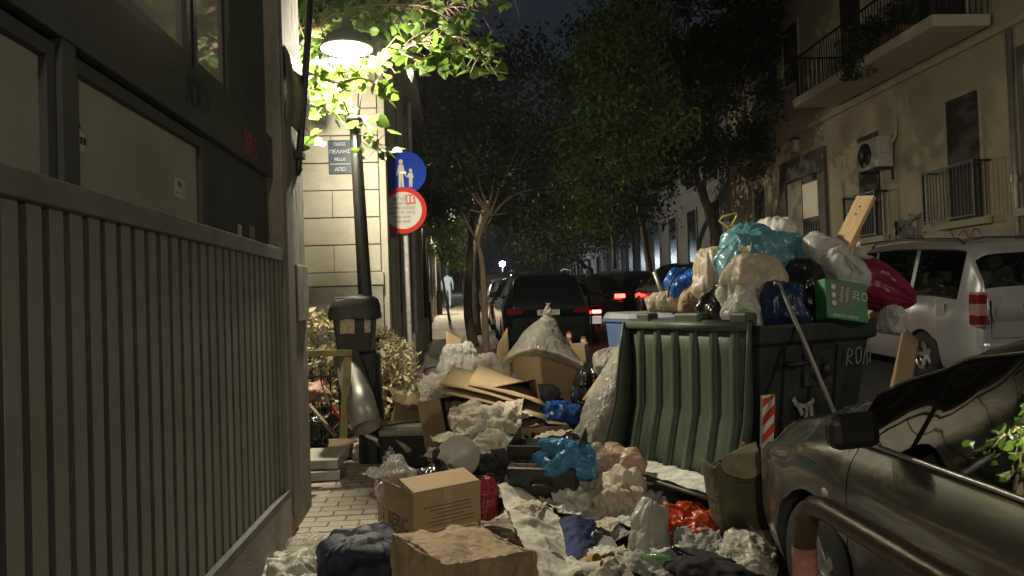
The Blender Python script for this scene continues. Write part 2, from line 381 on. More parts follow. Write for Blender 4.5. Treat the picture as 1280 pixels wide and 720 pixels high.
sh[:, :, 0] += .05*np.sin(np.linspace(0, PI, 14))[:, None]*np.linspace(.3, 1.2, 4)[None]
ob('loose_sheet', (grid(sh)[0]-np.array(T.location), grid(sh)[1]), M('loose_metal_sheet', (.16, .155, .14), .5, .5, var=.3), T, True, solid=.003)
T = thing('hanging_pipe', 'black bent pipe hanging down beside the concrete pier', 'pipe', at(372, 218, 5.2))
pw(T, 'pipe', tube([at(391, -60, 5.2), at(384, 60, 5.2), at(375, 185, 5.2), at(373, 208, 5.2), at(368, 218, 5.2), at(361, 217, 5.15)], .024, 10), M('black_pipe', (.012, .012, .012), .4, var=.2), smooth=True)
pw(T, 'elbow', xf(lathe([(.033, -.03), (.033, .03)], 12), at(371, 213, 5.2), (0, .5, 0)), M('black_pipe', (.012,)*3, .4))

# ------------------------------------------------------------------ stone corner house, its end wall facing the camera
stone = M('ashlar_stone', (.46, .43, .355), .85, var=.16, vs=2.5, bump=.35, bs=45, dirt=.4, dcol=(.24, .20, .14), ds=2.4)
veined = M('veined_marble', (.30, .285, .25), .6, var=.5, vs=3.5, bump=.4, bs=20, dirt=.6, dcol=(.13, .12, .11), ds=4, stretch=(.4, 1, 1))
T = thing('stone_house', 'cream ashlar corner house with grey marble plinth behind the lamp post', 'building', (-2.5, 9.2, gz(9.2)))
pw(T, 'core_wall', box(-6, -.94, 9.05, 20, 0, 11), M('stone_joint', (.20, .18, .14), .9))
z = 2.02; rr = 0
while z < 5.6:
    x = -.92
    ws = (.95, 1.1, 1.0) if rr % 2 else (.55, 1.15, 1.05)
    for w in ws:
        pw(T, 'stone_block', box(x-w+.005, x, 9.0+rs.uniform(0, .008), 9.06, z+.006, z+.32), stone, bevel=.008)
        x -= w
    z += .325; rr += 1
pw(T, 'upper_wall', box(-6, -.92, 9.0, 9.06, z+.005, 11), stone)
pw(T, 'plinth_cap', box(-5, -.885, 8.94, 9.06, 1.86, 2.015), stone, bevel=.01)
x = -.90
for w in (1.05, 1.15, 1.2): pw(T, 'plinth_slab', box(x-w+.006, x, 8.965, 9.06, .1, 1.855), veined, bevel=.006); x -= w
pw(T, 'corner_pilaster', box(-.939, -.84, 9.12, 9.36, .2, 8), stone, bevel=.01)
dk = M('dark_shutter_wood', (.05, .042, .034), .7, var=.2, bump=.2, bs=30, stretch=(1, 1, 6))
for i, y0 in enumerate((10.6, 12.4, 14.2, 16.0, 17.8)):
    pw(T, 'pilaster', box(-.939, -.86, y0, y0+.4, .3, 7), stone)
    pw(T, 'plinth_block', box(-.938, -.74, y0-.05, y0+.45, .3, 1.1+.05*i), stone)
    pw(T, 'shutter', box(-.939, -.91, y0+.6, y0+1.5, 1.5, 3.8), dk)
pw(T, 'cornice', box(-.939, -.60, 9.0, 20, 5.2, 5.35), stone)
pw(T, 'downpipe', tube([(-.80, 13.4, .6), (-.80, 13.4, 7)], .045), M('white_pipe', (.6, .6, .58), .5), smooth=True)
# street name plate
bluep = M('blue_enamel', (.018, .032, .07), .4, var=.15, vs=20); whitep = M('white_letters', (.6, .6, .56), .6)
c = at(425, 196, 8.98)
T = thing('street_name_plate', 'small dark blue street name plate on the stone wall', 'sign', c)
pw(T, 'plate', cb(c+Vector((0, .008, 0)), (.27, .012, .40)), bluep, bevel=.003)
for s_, dz, sz in (('ΟΔΟΣ', .15, .05), ('ΠΕΛΛΗΣ', .06, .06), ('PELLIS', -.03, .05), ('ΑΠΟ', -.15, .06)):
    text(s_, sz, whitep, T, Vector((0, -.0, dz)), (PI/2, 0, 0))
pw(T, 'divider', cb(c+Vector((0, 0, -.085)), (.24, .003, .006)), whitep)

# ------------------------------------------------------------------ far houses on the near side
def facade_house(name, label, X, y0, y1, h, wallm, side, floors, winm, bays, balc=True, z0=0., wz=1.1, wh=1.7):
    """row house whose front stands on the plane x = X; side +1 faces +x, -1 faces -x"""
    T = thing(name, label, 'building', (X, (y0+y1)/2, gz((y0+y1)/2)))
    s = side; b0 = gz(y0)-.3
    pw(T, 'wall', box(min(X, X-s*6), max(X, X-s*6), y0, y1, b0, gz(y0)+h), wallm)
    X1 = X+s*.002
    bw = (y1-y0)/bays
    for fl in range(floors):
        zz = gz(y0)+wz+fl*3.3
        for b in range(bays):
            yc = y0+bw*(b+.5); w = min(1.1, bw*.45)
            wn = pw(T, 'window', box(min(X1, X1+s*.03), max(X1, X1+s*.03), yc-w/2, yc+w/2, zz, zz+wh), winm)
            ob('frame', xf(join(*[box(min(X1, X1+s*.06), max(X1, X1+s*.06), a0, a1, c0, c1) for a0, a1, c0, c1 in ((yc-w/2-.09, yc-w/2-.001, zz-.1, zz+wh+.1), (yc+w/2+.001, yc+w/2+.09, zz-.1, zz+wh+.1), (yc-w/2, yc+w/2, zz+wh+.001, zz+wh+.1), (yc-w/2, yc+w/2, zz-.1, zz-.001))]), loc=-Vector(T.location)), wallm, wn)
        if balc and fl > 0:
            bb = pw(T, 'balcony', box(min(X1, X1+s*.9), max(X1, X1+s*.9), y0+bw*.15, y1-bw*.15, zz-.35, zz-.2), wallm)
            ob('railing', xf(join(*[box(X1+s*.86-.012, X1+s*.86+.012, yy, yy+.03, zz-.199, zz+.7) for yy in np.arange(y0+bw*.2, y1-bw*.2, .16)]+[box(X1+s*.86-.02, X1+s*.86+.02, y0+bw*.16, y1-bw*.16, zz+.701, zz+.75)]), loc=-Vector(T.location)), framem, bb)
    pw(T, 'cornice', box(min(X1, X1+s*.25), max(X1, X1+s*.25), y0, y1, gz(y0)+h-.5, gz(y0)+h-.3), wallm)
    return T
pl1 = M('ochre_plaster', (.30, .25, .18), .9, var=.2, vs=1.5, bump=.3, bs=30, dirt=.4)
pl2 = M('grey_plaster', (.20, .205, .215), .9, var=.2, vs=1.2, bump=.3, bs=30, dirt=.45)
pl3 = M('white_plaster', (.46, .45, .42), .9, var=.15, vs=1.2, bump=.3, bs=30, dirt=.45)
dwin = M('dark_window', (.018, .02, .022), .25, var=.2)
facade_house('row_house', 'ochre plastered row house just beyond the stone corner house', -.98, 20, 31, 13, pl1, 1, 3, dwin, 4)
facade_house('row_house', 'white row house further along the left pavement', -1.05, 31.01, 45, 15, pl3, 1, 4, dwin, 5)
facade_house('row_house', 'grey row house at the far end of the left pavement', -1.0, 45.01, 85, 16, pl2, 1, 4, dwin, 11)

# ------------------------------------------------------------------ cream apartment house opposite
cream = M('cream_stucco', (.46, .395, .265), .92, var=.14, vs=1.1, bump=.35, bs=55, dirt=.28, dcol=(.30, .25, .17), ds=.9)
trimm = M('cream_trim', (.48, .43, .32), .85, var=.12, vs=3, bump=.2, bs=40, dirt=.4, dcol=(.25, .21, .15))
rail = M('black_iron', (.012, .012, .012), .5, var=.2)
plinth = M('pinkish_marble', (.36, .30, .25), .6, var=.3, vs=2.5, dirt=.6, dcol=(.14, .11, .09), ds=2, bump=.2, bs=20)
BX = 9.5
T = thing('apartment_house', 'cream stucco apartment house with balcony and dark shutters across the street', 'building', (BX, 17, rz(BX, 17)+.13))
pw(T, 'wall', box(BX, BX+7, 7.5, 25.5, 0, 15), cream)
pw(T, 'plinth', box(BX-.04, BX-.001, 7.5, 18.55, .1, 2.62), plinth)
pw(T, 'plinth', box(BX-.04, BX-.001, 21.4, 25.5, .3, 2.62), plinth)
pw(T, 'string_course', box(BX-.10, BX-.001, 7.5, 25.5, 5.98, 6.10), trimm, bevel=.02)
def shutter_window(y0, y1, z0, z1, sill=True):
    w = pw(T, 'shutter', box(BX-.012, BX-.002, y0, y1, z0, z1), dk)
    n = int((z1-z0)/.085)
    ob('slats', xf(join(*[box(BX-.022, BX-.013, y0+.04, y1-.04, z0+.04+i*.085, z0+.10+i*.085) for i in range(n-1)]), loc=-Vector(T.location)), dk, w)
    ob('frame', xf(join(box(BX-.035, BX-.002, y0-.09, y0-.002, z0, z1+.09), box(BX-.035, BX-.002, y1+.002, y1+.09, z0, z1+.09), box(BX-.035, BX-.002, y0, y1, z1+.002, z1+.09)), loc=-Vector(T.location)), trimm, w)
    if sill: ob('sill', xf(box(BX-.16, BX-.041, y0-.25, y1+.25, z0-.14, z0-.01), loc=-Vector(T.location)), trimm, w)
def railing(y0, y1, z0, z1, xo, ends=True, step=.10, nm='railing'):
    A = [box(xo-.007, xo+.007, y, y+.014, z0+.05, z1-.02) for y in np.arange(y0+step/2, y1-.02, step)]
    if ends: A += [box(x, x+.014, ye-.007, ye+.007, z0+.05, z1-.02) for ye in (y0, y1) for x in np.arange(xo+step, BX-.03, step)]
    A += [box(xo-.02, xo+.02, y0-.02, y1+.02, z1-.02, z1+.015), box(xo-.015, xo+.015, y0-.015, y1+.015, z0+.02, z0+.05)]
    if ends: A += [box(xo+.021, BX-.001, ye-.02, ye+.02, z1-.02, z1+.014) for ye in (y0, y1)]
    g = pw(T, nm, join(*A), rail)
    for ye in (y0, y1): ob('corner_post', xf(box(xo-.022, xo+.022, ye-.022, ye+.022, z0, z1+.03), loc=-Vector(T.location)), rail, g)
shutter_window(12.93, 13.86, 2.87, 5.18); railing(12.72, 14.2, 2.86, 3.86, BX-.32)
shutter_window(16.16, 17.08, 2.83, 5.18); railing(15.95, 17.3, 2.82, 3.8, BX-.30)
shutter_window(10.75, 11.75, 2.9, 5.2)
shutter_window(22.5, 23.4, 2.95, 4.95)
shutter_window(19.95, 20.85, 7.42, 9.1); shutter_window(16.7, 17.65, 6.75, 9.0); shutter_window(13.2, 14.6, 6.45, 8.8)
# entrance: dark stone surround, recessed door with a pale upper light
dst = M('dark_stone_surround', (.12, .11, .09), .7, var=.25, vs=3, bump=.3)
e = pw(T, 'door_surround', join(box(BX-.10, BX-.002, 18.6, 18.95, .4, 5.35), box(BX-.10, BX-.002, 20.9, 21.3, .4, 5.35), box(BX-.10, BX-.002, 18.951, 20.899, 4.75, 5.35)), dst, bevel=.02)
dr = pw(T, 'door', box(BX-.03, BX-.003, 18.955, 20.895, .5, 4.745), M('door_wood', (.05, .035, .025), .6))
ob('side_panel', xf(box(BX-.05, BX-.031, 20.0, 20.89, .6, 4.7), loc=-Vector(T.location)), trimm, dr)
ob('fanlight', xf(box(BX-.045, BX-.031, 19.1, 19.95, 3.62, 4.55), loc=-Vector(T.location)), emit('dim_lit_glass', (.55, .48, .32), .10), dr)
ob('door_grille', xf(join(*[box(BX-.05, BX-.032, y, y+.03, .7, 3.5) for y in np.arange(19.1, 19.95, .14)]), loc=-Vector(T.location)), rail, dr)
# balcony
bs_ = pw(T, 'balcony_slab', hexa([(8.35, 12.43, 6.16), (BX-.101, 12.43, 6.16), (BX-.101, 17.9, 6.16), (8.35, 17.9, 6.16), (8.33, 12.41, 6.36), (BX-.101, 12.41, 6.36), (BX-.101, 17.92, 6.36), (8.33, 17.92, 6.36)]), trimm, bevel=.012)
railing(12.5, 17.8, 6.36, 7.36, 8.42, True, .11, 'balcony_railing')
pw(T, 'window_frame', join(box(BX-.06, BX-.003, 11.82, 11.93, 1.2, 5.6), box(BX-.06, BX-.003, 10.6, 11.819, 5.45, 5.6)), dst)
pw(T, 'downpipe', tube([(BX-.08, 12.05, .5), (BX-.08, 12.05, 5.95)], .05, 10), M('zinc_pipe', (.34, .32, .28), .45, .6), smooth=True)
pw(T, 'pipe_joint', tube([(BX-.08, 12.05, 3.35), (BX-.08, 12.05, 3.47)], .065, 10), M('zinc_pipe', (.34, .32, .28)))
graffiti(T, [[(0, 0), (.05, 1)], [(.3, .02), (.42, 1.05)], [(-.1, .35), (.5, .6)], [(.62, .1), (.6, .75), (.9, .85), (.92, .15), (.62, .1)], [(1.45, .95), (1.1, .85), (1.15, .55), (1.45, .4), (1.35, .05), (1.0, .1)], [(1.5, .95), (2.2, 1.1)], [(1.85, 1.0), (1.8, .1), (2.05, .05)], [(2.3, .25), (2.32, .15)], [(.0, 1.0), (-.15, .7)], [(1.15, 1.15), (1.3, 1.2)]],
         .075, .42, BX-.045, 15.62, 2.66, spray)
for o_ in [o for o in T.children if o.name.startswith('graffiti')]:   # reads left to right from the street
    me = o_.data
    for v in me.vertices: v.co.y = (15.62-T.location.y) - (v.co.y-(15.62-T.location.y))
graffiti(T, [[(0, .3), (.3, .5), (.6, .2), (.9, .5), (1.2, .3)], [(1.4, .2), (1.7, .6)]], .03, .5, BX-.044, 13.0, 2.42, M('red_scrawl', (.25, .06, .05), .7))
# air conditioner on the wall
T2 = thing('air_conditioner', 'grey white outdoor air conditioner unit on the cream wall', 'air conditioner', (BX-.25, 16.0, 4.25))
acm = M('ac_casing', (.5, .48, .42), .5, var=.1, dirt=.3)
pw(T2, 'casing', box(BX-.42, BX-.08, 15.55, 16.38, 4.27, 4.93), acm, bevel=.015)
pw(T2, 'fan_grille', xf(lathe([(.27, 0), (.27, .012), (.23, .016), (.05, .016)], 24), (BX-.421, 16.08, 4.6), (0, -PI/2, 0)), rail)
pw(T2, 'side_cover', box(BX-.36, BX-.2, 15.48, 15.549, 4.55, 4.85), acm)
for y in (15.7, 16.25): pw(T2, 'bracket', join(box(BX-.44, BX-.001, y-.02, y+.02, 4.225, 4.268), box(BX-.04, BX-.001, y-.02, y+.02, 4.0, 4.224)), rail)
pw(T2, 'hose', tube([(BX-.2, 15.46, 4.7), (BX-.1, 15.40, 4.9), (BX-.06, 15.42, 5.3)], .025), acm, smooth=True)
T2 = thing('wall_lamp', 'small unlit wall lamp above the dark entrance', 'lamp', (BX-.1, 20.2, 5.6))
pw(T2, 'body', box(BX-.16, BX-.001, 20.1, 20.3, 5.5, 5.85), acm, bevel=.02); pw(T2, 'cap', box(BX-.19, BX-.001, 20.07, 20.33, 5.851, 5.89), rail)
facade_house('row_house', 'grey blue plastered house next to the cream apartment house', 9.45, 25.51, 42, 9.5, pl2, -1, 2, dwin, 6, balc=False, wz=1.6, wh=2.4)
facade_house('row_house', 'white row house far along the opposite side', 9.5, 42.01, 66, 14, pl3, -1, 3, dwin, 7)
facade_house('row_house', 'ochre row house at the far end of the opposite side', 9.5, 66.01, 100, 16, pl1, -1, 4, dwin, 9)
# ================================================================== street furniture
blackm = M('black_cast_iron', (.018, .020, .019), .45, .3, var=.25, vs=12, bump=.15, bs=60)
# the lit lantern
LPX, LPY = -.86, 6.6
T = thing('street_lamp', 'lit black street lamp post with domed lantern among leaves', 'street lamp', (-.80, LPY, gz(LPY)))
lean = [(-.795, LPY, gz(LPY)-.02), (-.80, LPY, 1.0), (-.815, LPY, 1.63), (-.865, LPY, 3.23)]
pw(T, 'post', tube(lean, [.075, .072, .062, .048], 14), blackm, smooth=True)
pw(T, 'pedestal', join(tube([(-.795, LPY, gz(LPY)-.02), (-.80, LPY, 1.20)], [.115, .10], 10)), blackm)
pw(T, 'collar', xf(lathe([(.055, 0), (.075, .02), (.075, .06), (.05, .09)], 14), (-.866, LPY, 3.18)), blackm, smooth=True)
HX, HZ = -.915, 3.87
pw(T, 'lantern_hood', xf(lathe([(.218, -.015), (.223, .0), (.212, .03), (.17, .085), (.11, .13), (.05, .16), (.035, .20), (.03, .26), (.001, .27)], 28, False), (HX, LPY, HZ)), M('lamp_hood_paint', (.11, .12, .10), .5, .1, var=.2), smooth=True, solid=.006)
for k in range(4):
    a = PI/4+k*PI/2
    pw(T, 'lantern_arm', tube([(HX+.205*math.cos(a), LPY+.205*math.sin(a), HZ), (HX+.165*math.cos(a), LPY+.165*math.sin(a), HZ-.25), (-.868+.05*math.cos(a), LPY+.05*math.sin(a), 3.26)], .006, 6), blackm, smooth=True)
bulb = pw(T, 'bulb', xf(lathe([(.012, -.16), (.05, -.13), (.068, -.08), (.06, -.03), (.03, .02), (.02, .05)], 18), (HX, LPY, HZ)), emit('lamp_bulb', (1.0, .88, .55), 120.), smooth=True)
pw(T, 'reflector', xf(lathe([(.212, .004), (.16, .055), (.07, .085), (.02, .09)], 28, False), (HX, LPY, HZ)), M('enamel_reflector', (.14, .13, .10), .7, var=.02), smooth=True)
ld = bpy.data.lights.new('street_lamp_light', 'POINT'); ld.energy = 330; ld.color = (1.0, .90, .69); ld.shadow_soft_size = .07
lo = bpy.data.objects.new('lamp_light', ld); COL.objects.link(lo); lo.location = Vector((HX, LPY, HZ-.20))-T.location; lo.parent = T
def copy_tree(o, parent=None):
    c = o.copy(); COL.objects.link(c); c.parent = parent
    for ch in list(o.children): copy_tree(ch, c)
    return c
for y_, lab_ in ((-5.0, 'lit black street lamp post behind the viewer on the same pavement'), (18.2, 'lit street lamp of the same row hidden in the crown of the young tree'), (29.6, 'far lit street lamp of the same row behind the small green tree')):
    c_ = copy_tree(T); c_.location = (-.80, y_, gz(y_)); c_['label'] = lab_; c_['group'] = 'street lamps along the left pavement'
    for ch in c_.children:
        if ch.type == 'LIGHT': ch.data = ch.data.copy(); ch.data.energy = 210 if y_ < 0 else (320 if y_ < 20 else 700)
T['group'] = 'street lamps along the left pavement'
c_ = copy_tree(T); c_.location = (8.35, -1.5, rz(8.35, -1.5)+.13); c_.scale = (1, 1, 1.2); c_['label'] = 'lit black street lamp post on the opposite pavement behind the viewer'; c_['group'] = 'street lamps along the opposite pavement'
for ch in c_.children:
    if ch.type == 'LIGHT': ch.data = ch.data.copy(); ch.data.energy = 195
# litter bin on the post
bp = at(445, 410, 6.45)
T = thing('litter_bin', 'black litter bin with melted hood fixed to the lamp post', 'litter bin', (bp.x, 6.44, bp.z-.28))
blkp = M('black_plastic', (.016, .016, .015), .5, var=.3, bump=.2, bs=40)
bz0 = at(445, 440, 6.44).z; bz1 = at(445, 398, 6.44).z; bz2 = at(445, 372, 6.44).z
pw(T, 'bucket', xf(hexa([(-.14, -.13, 0), (.14, -.13, 0), (.14, .13, 0), (-.14, .13, 0), (-.165, -.15, bz1-bz0), (.165, -.15, bz1-bz0), (.165, .15, bz1-bz0), (-.165, .15, bz1-bz0)]), (bp.x, 6.42, bz0)), blkp, bevel=.02)
rng = np.random.RandomState(5)
Vh, Fh = gridclosed(np.array([[((.21-.06*t**2-(.12 if t > .99 else 0))*math.copysign(abs(math.cos(a))**.5, math.cos(a)), (.185-.05*t**2-(.10 if t > .99 else 0))*math.copysign(abs(math.sin(a))**.5, math.sin(a)), (bz2-bz1)*t**.8) for a in np.linspace(0, 2*PI, 48, endpoint=False)] for t in np.linspace(0, 1, 10)]))
Vh = Vh + (crumple(Vh, rng, .09, 6, 6)[:, None]-.5)*np.array([.03, .03, .05])
Vh[:, 2] = np.where(Vh[:, 2] < .01, Vh[:, 2]-.02*np.abs(np.sin(Vh[:, 0]*40)), Vh[:, 2])
pw(T, 'hood', (Vh+np.array([bp.x, 6.42, bz1+.012]), np.concatenate([Fh, ])), blkp, smooth=True)
pw(T, 'hood_top', xf(cb((0, 0, 0), (.26, .22, .03)), (bp.x, 6.42, bz2-.01)), blkp, bevel=.01)
pw(T, 'notice', cb((bp.x-.045, 6.262, bz1-.06), (.12, .004, .12)), M('faded_notice', (.42, .33, .22), .6, var=.4, vs=30, dirt=.5, ds=20))
pw(T, 'notice', cb((bp.x+.12, 6.262, bz1-.06), (.05, .004, .11)), M('faded_notice2', (.40, .34, .30), .6, var=.5, vs=40))
pw(T, 'mount', box(bp.x-.10, bp.x+.14, 6.40, 6.60, bz0-.32, bz0-.002), blkp, bevel=.02)

# round traffic signs
SY = 10.4
c1, c2 = at(505.5, 216, SY), at(504, 263, SY-.05)
bs0 = (c2.x+.0, SY, gz(SY))
T = thing('traffic_sign_post', 'white post with blue pedestrian sign above red ringed delivery sign', 'sign', bs0)
polem = M('white_painted_pole', (.55, .54, .50), .55, var=.2, vs=15, dirt=.5, dcol=(.2, .17, .13), ds=9)
pw(T, 'pole', tube([(c2.x+.035, SY+.05, gz(SY)-.05), (c2.x+.01, SY+.05, c1.z+.1)], .034, 10), polem, smooth=True)
bluem = M('sign_blue', (.006, .048, .42), .65, var=.08, spec=.15); redm = M('sign_red', (.50, .02, .012), .6, var=.08, spec=.2)
whm = M('sign_white', (.62, .60, .54), .7, var=.06, dirt=.2, dcol=(.4, .3, .2), ds=12)
def disc(r0, r1, y, n=40):    # ring or disc facing -y
    if r0 == 0: return np.array([(0, y, 0)]+[(r1*math.cos(2*PI*k/n), y, r1*math.sin(2*PI*k/n)) for k in range(n)]), [(0, 1+k, 1+(k+1) % n) for k in range(n)]
    V = [(r*math.cos(2*PI*k/n), y, r*math.sin(2*PI*k/n)) for r in (r0, r1) for k in range(n)]
    return np.array(V), [(k, n+k, n+(k+1) % n, (k+1) % n) for k in range(n)]
rad = .30
turn = (0, 0, R(-3))
pl = ob('blue_disc', xf(lathe([(rad, 0), (rad, .004)], 40), rot=(PI/2, 0, 0)), bluem, T, loc=Vector(c1)-T.location, rot=turn)
# white pictogram of an adult holding a child's hand
def blob2(pts, n=14): return [tuple(p) for p in cr(np.array(pts+[pts[0]], float), n*2)[:-1]]
fig = [prism([(-.045+.028*math.cos(a), .155+.032*math.sin(a)) for a in np.linspace(0, 2*PI, 14, endpoint=False)], -.0075, -.0045),
       prism([(-.075, .115), (-.015, .115), (.005, .02), (.03, -.05), (.018, -.055), (-.02, .03), (-.015, -.06), (-.012, -.20), (-.04, -.20), (-.047, -.07), (-.055, -.20), (-.083, -.20), (-.08, -.05), (-.085, .03), (-.10, -.04), (-.113, -.036)], -.0075, -.0045),
       prism([(.085+.022*math.cos(a), .03+.025*math.sin(a)) for a in np.linspace(0, 2*PI, 12, endpoint=False)], -.0075, -.0045),
       prism([(.062, .0), (.108, .0), (.125, -.07), (.108, -.075), (.105, -.20), (.088, -.20), (.085, -.11), (.080, -.20), (.062, -.20), (.062, -.07), (.03, -.05), (.025, -.062)], -.0075, -.0045)]
pic = ob('pictogram', join(*fig), whm, pl)
rp = ob('red_disc', xf(lathe([(rad+.02, 0), (rad+.02, .004)], 44), rot=(PI/2, 0, 0)), whm, T, loc=Vector(c2)-T.location, rot=turn)
ob('red_ring', xf(lathe([(rad-.045, -.0005), (rad+.021, -.0005), (rad+.021, .0012), (rad-.045, .0012)], 44, False), (0, -.0055, 0), (PI/2, 0, 0)), redm, rp)
ltr = M('sign_letters', (.05, .04, .035), .6)
for i, (s_, sz) in enumerate((('ΕΚΤΟΣ', .062), ('ΟΧΗΜΑΤΩΝ', .055), ('ΤΡΟΦΟΔΟΣΙΑΣ', .05), ('ΚΑΤΑ ΤΙΣ ΩΡΕΣ', .05), ('06:00-10:00', .05), ('15:00-18:00', .05))):
    text(s_, sz, ltr, rp, (-.02+(.0 if i > 1 else -.03), -.0075, .155-.062*i), (PI/2, 0, 0))
stk = ob('sticker', cb((.12, -.008, .135), (.13, .002, .14)), M('red_sticker', (.45, .06, .05), .5, var=.3, vs=30), rp, rot=(0, R(-6), 0))
ob('sticker_mark', join(prism([(.075, .10), (.10, .10), (.11, .19), (.08, .18)], -.0105, -.0095), prism([(.125, .09), (.165, .10), (.15, .14), (.17, .185), (.13, .17)], -.0105, -.0095)), whm, rp, rot=(0, R(-6), 0))
for zc in (c1.z, c2.z): pw(T, 'clamp', cb((c2.x+.01, SY+.03, zc), (.09, .10, .03)), M('zinc_pipe', (.34, .32, .28)))

# guard rail hoop at the kerb
brownp = M('brown_guard_paint', (.07, .041, .029), .34, .2, var=.35, vs=25, bump=.15, bs=70, dirt=.4, dcol=(.2, .15, .12), ds=12)
T = thing('guard_hoop', 'brown tubular guard rail hoop at the kerb beside the grey car', 'guard rail', (.90, 1.3, gz(1.3)))
arc = [(.90, 1.97, gz(1.97)-.05), (.90, 1.97, .55), (.90, 1.97, .93), (.90, 1.95, 1.005), (.90, 1.90, 1.045), (.90, 1.83, 1.055), (.90, 1.2, 1.045), (.90, .40, 1.03), (.90, .33, 1.01), (.90, .29, .95), (.90, .28, .5), (.90, .28, -.05)]
pw(T, 'pipe', tube(arc, .030, 16), brownp, smooth=True)
pw(T, 'reflective_sleeve', tube([(.90, 1.972, .55), (.90, 1.972, .92)], .0325, 16), M('faded_pink_sleeve', (.40, .16, .14), .5, var=.4, vs=25, dirt=.5, dcol=(.5, .4, .35), ds=10), smooth=True)
# two flexible lane posts
orange = M('orange_plastic', (.62, .12, .03), .45, var=.12); refl = M('white_reflective', (.75, .75, .72), .4)
for p in ((712, 443, 12.3), (730, 446, 12.0)):
    b = at(p[0], p[1], p[2]); z0 = rz(b.x, p[2])
    T = thing('lane_post', 'orange and white banded lane post '+('nearer the dark SUV, behind the tall carton' if p[0] < 720 else 'standing nearer the pale blue recycling bin'), 'bollard', (b.x, p[2], z0), group='lane posts behind the rubbish')
    hh = at(p[0], 414 if p[0] < 720 else 420, p[2]).z - z0
    ob('post', lathe([(.045, 0), (.043, hh-.05), (.035, hh-.01), (.005, hh)], 14), orange, T, True)
    for q in (.1, .22, .34): ob('band', lathe([(.0465, hh-q), (.0465, hh-q+.055)], 14, False), refl, T, True)
    ob('foot', lathe([(.10, 0), (.10, .02), (.06, .04), (.05, .04)], 14), M('black_rubber', (.015, .015, .015), .7), T)

# ================================================================== vehicles
tyrem = M('tyre_rubber', (.014, .014, .014), .75, var=.3, bump=.3, bs=60)
alloy = M('alloy_rim', (.50, .50, .48), .35, .8, var=.1)
hubdark = M('wheel_well', (.006, .006, .006), .9)
darkglass = M('tinted_car_glass', (.010, .012, .012), .06, var=.1, spec=.8)
clearg = glassmat('clear_car_glass', (.16, .175, .155), .45, 0., rough=.015)
redl = M('tail_lens', (.15, .010, .010), .18, var=.1, coat=1.)
clrl = M('clear_lens', (.55, .55, .55), .15, var=.1, coat=1.)
platem = M('number_plate', (.7, .7, .66), .5, var=.05)
trimk = M('black_car_trim', (.014, .014, .014), .45, var=.2)
seatm = M('car_seat_fabric', (.30, .285, .25), .9, var=.2)
SPEC = {
 'hatch': dict(L=4.2, W=1.74, top=[(-2.1, .62), (-2.06, .92), (-1.95, 1.0), (-1.62, 1.33), (-1.2, 1.43), (-.4, 1.47), (.25, 1.46), (.62, 1.38), (1.38, 1.0), (1.6, .95), (1.85, .87), (2.02, .75), (2.1, .56)],
               belt=[(-2.1, .60), (-2.05, .90), (-1.5, 1.0), (0, .985), (1.0, .955), (1.4, .91), (1.9, .76), (2.1, .54)], ax=(1.30, -1.25), wr=.585, win=[(-1.55, -.52), (-.44, .66)], tri=(.69, 1.08), ws=(.62, 1.36), rw=(-1.97, -1.55), seams=(-.48, .98), hood=(1.40, 2.02)),
 'suv': dict(L=4.5, W=1.86, top=[(-2.25, .75), (-2.24, 1.0), (-2.15, 1.12), (-1.95, 1.56), (-1.75, 1.63), (-.6, 1.68), (.1, 1.65), (.45, 1.56), (1.05, 1.12), (1.5, 1.05), (1.95, .95), (2.15, .85), (2.25, .6)],
             belt=[(-2.25, .74), (-2.23, 1.0), (-1.5, 1.1), (1.0, 1.05), (1.6, 1.0), (2.0, .88), (2.25, .58)], ax=(1.38, -1.30), wr=.66, win=[(-1.65, -.65), (-.55, .4)], tri=(.42, .6), ws=(.42, 1.03), rw=(-2.13, -1.96), seams=(-.6, .62), hood=(1.06, 2.1)),
 'van': dict(L=4.7, W=1.84, top=[(-2.35, .80), (-2.34, 1.05), (-2.30, 1.15), (-2.10, 1.70), (-1.9, 1.77), (-.6, 1.82), (.3, 1.79), (.7, 1.68), (1.45, 1.16), (1.7, 1.08), (2.1, .95), (2.28, .82), (2.35, .6)],
             belt=[(-2.35, .78), (-2.33, 1.04), (-1.5, 1.10), (1.3, 1.06), (1.7, 1.02), (2.1, .9), (2.35, .58)], ax=(1.42, -1.38), wr=.70, win=[(-2.0, -1.08), (-1.0, -.08), (.0, .72)], tri=(.75, .95), ws=(.7, 1.42), rw=(-2.28, -2.11), seams=(-1.04, -.04, .98), hood=(1.5, 2.2)),
}
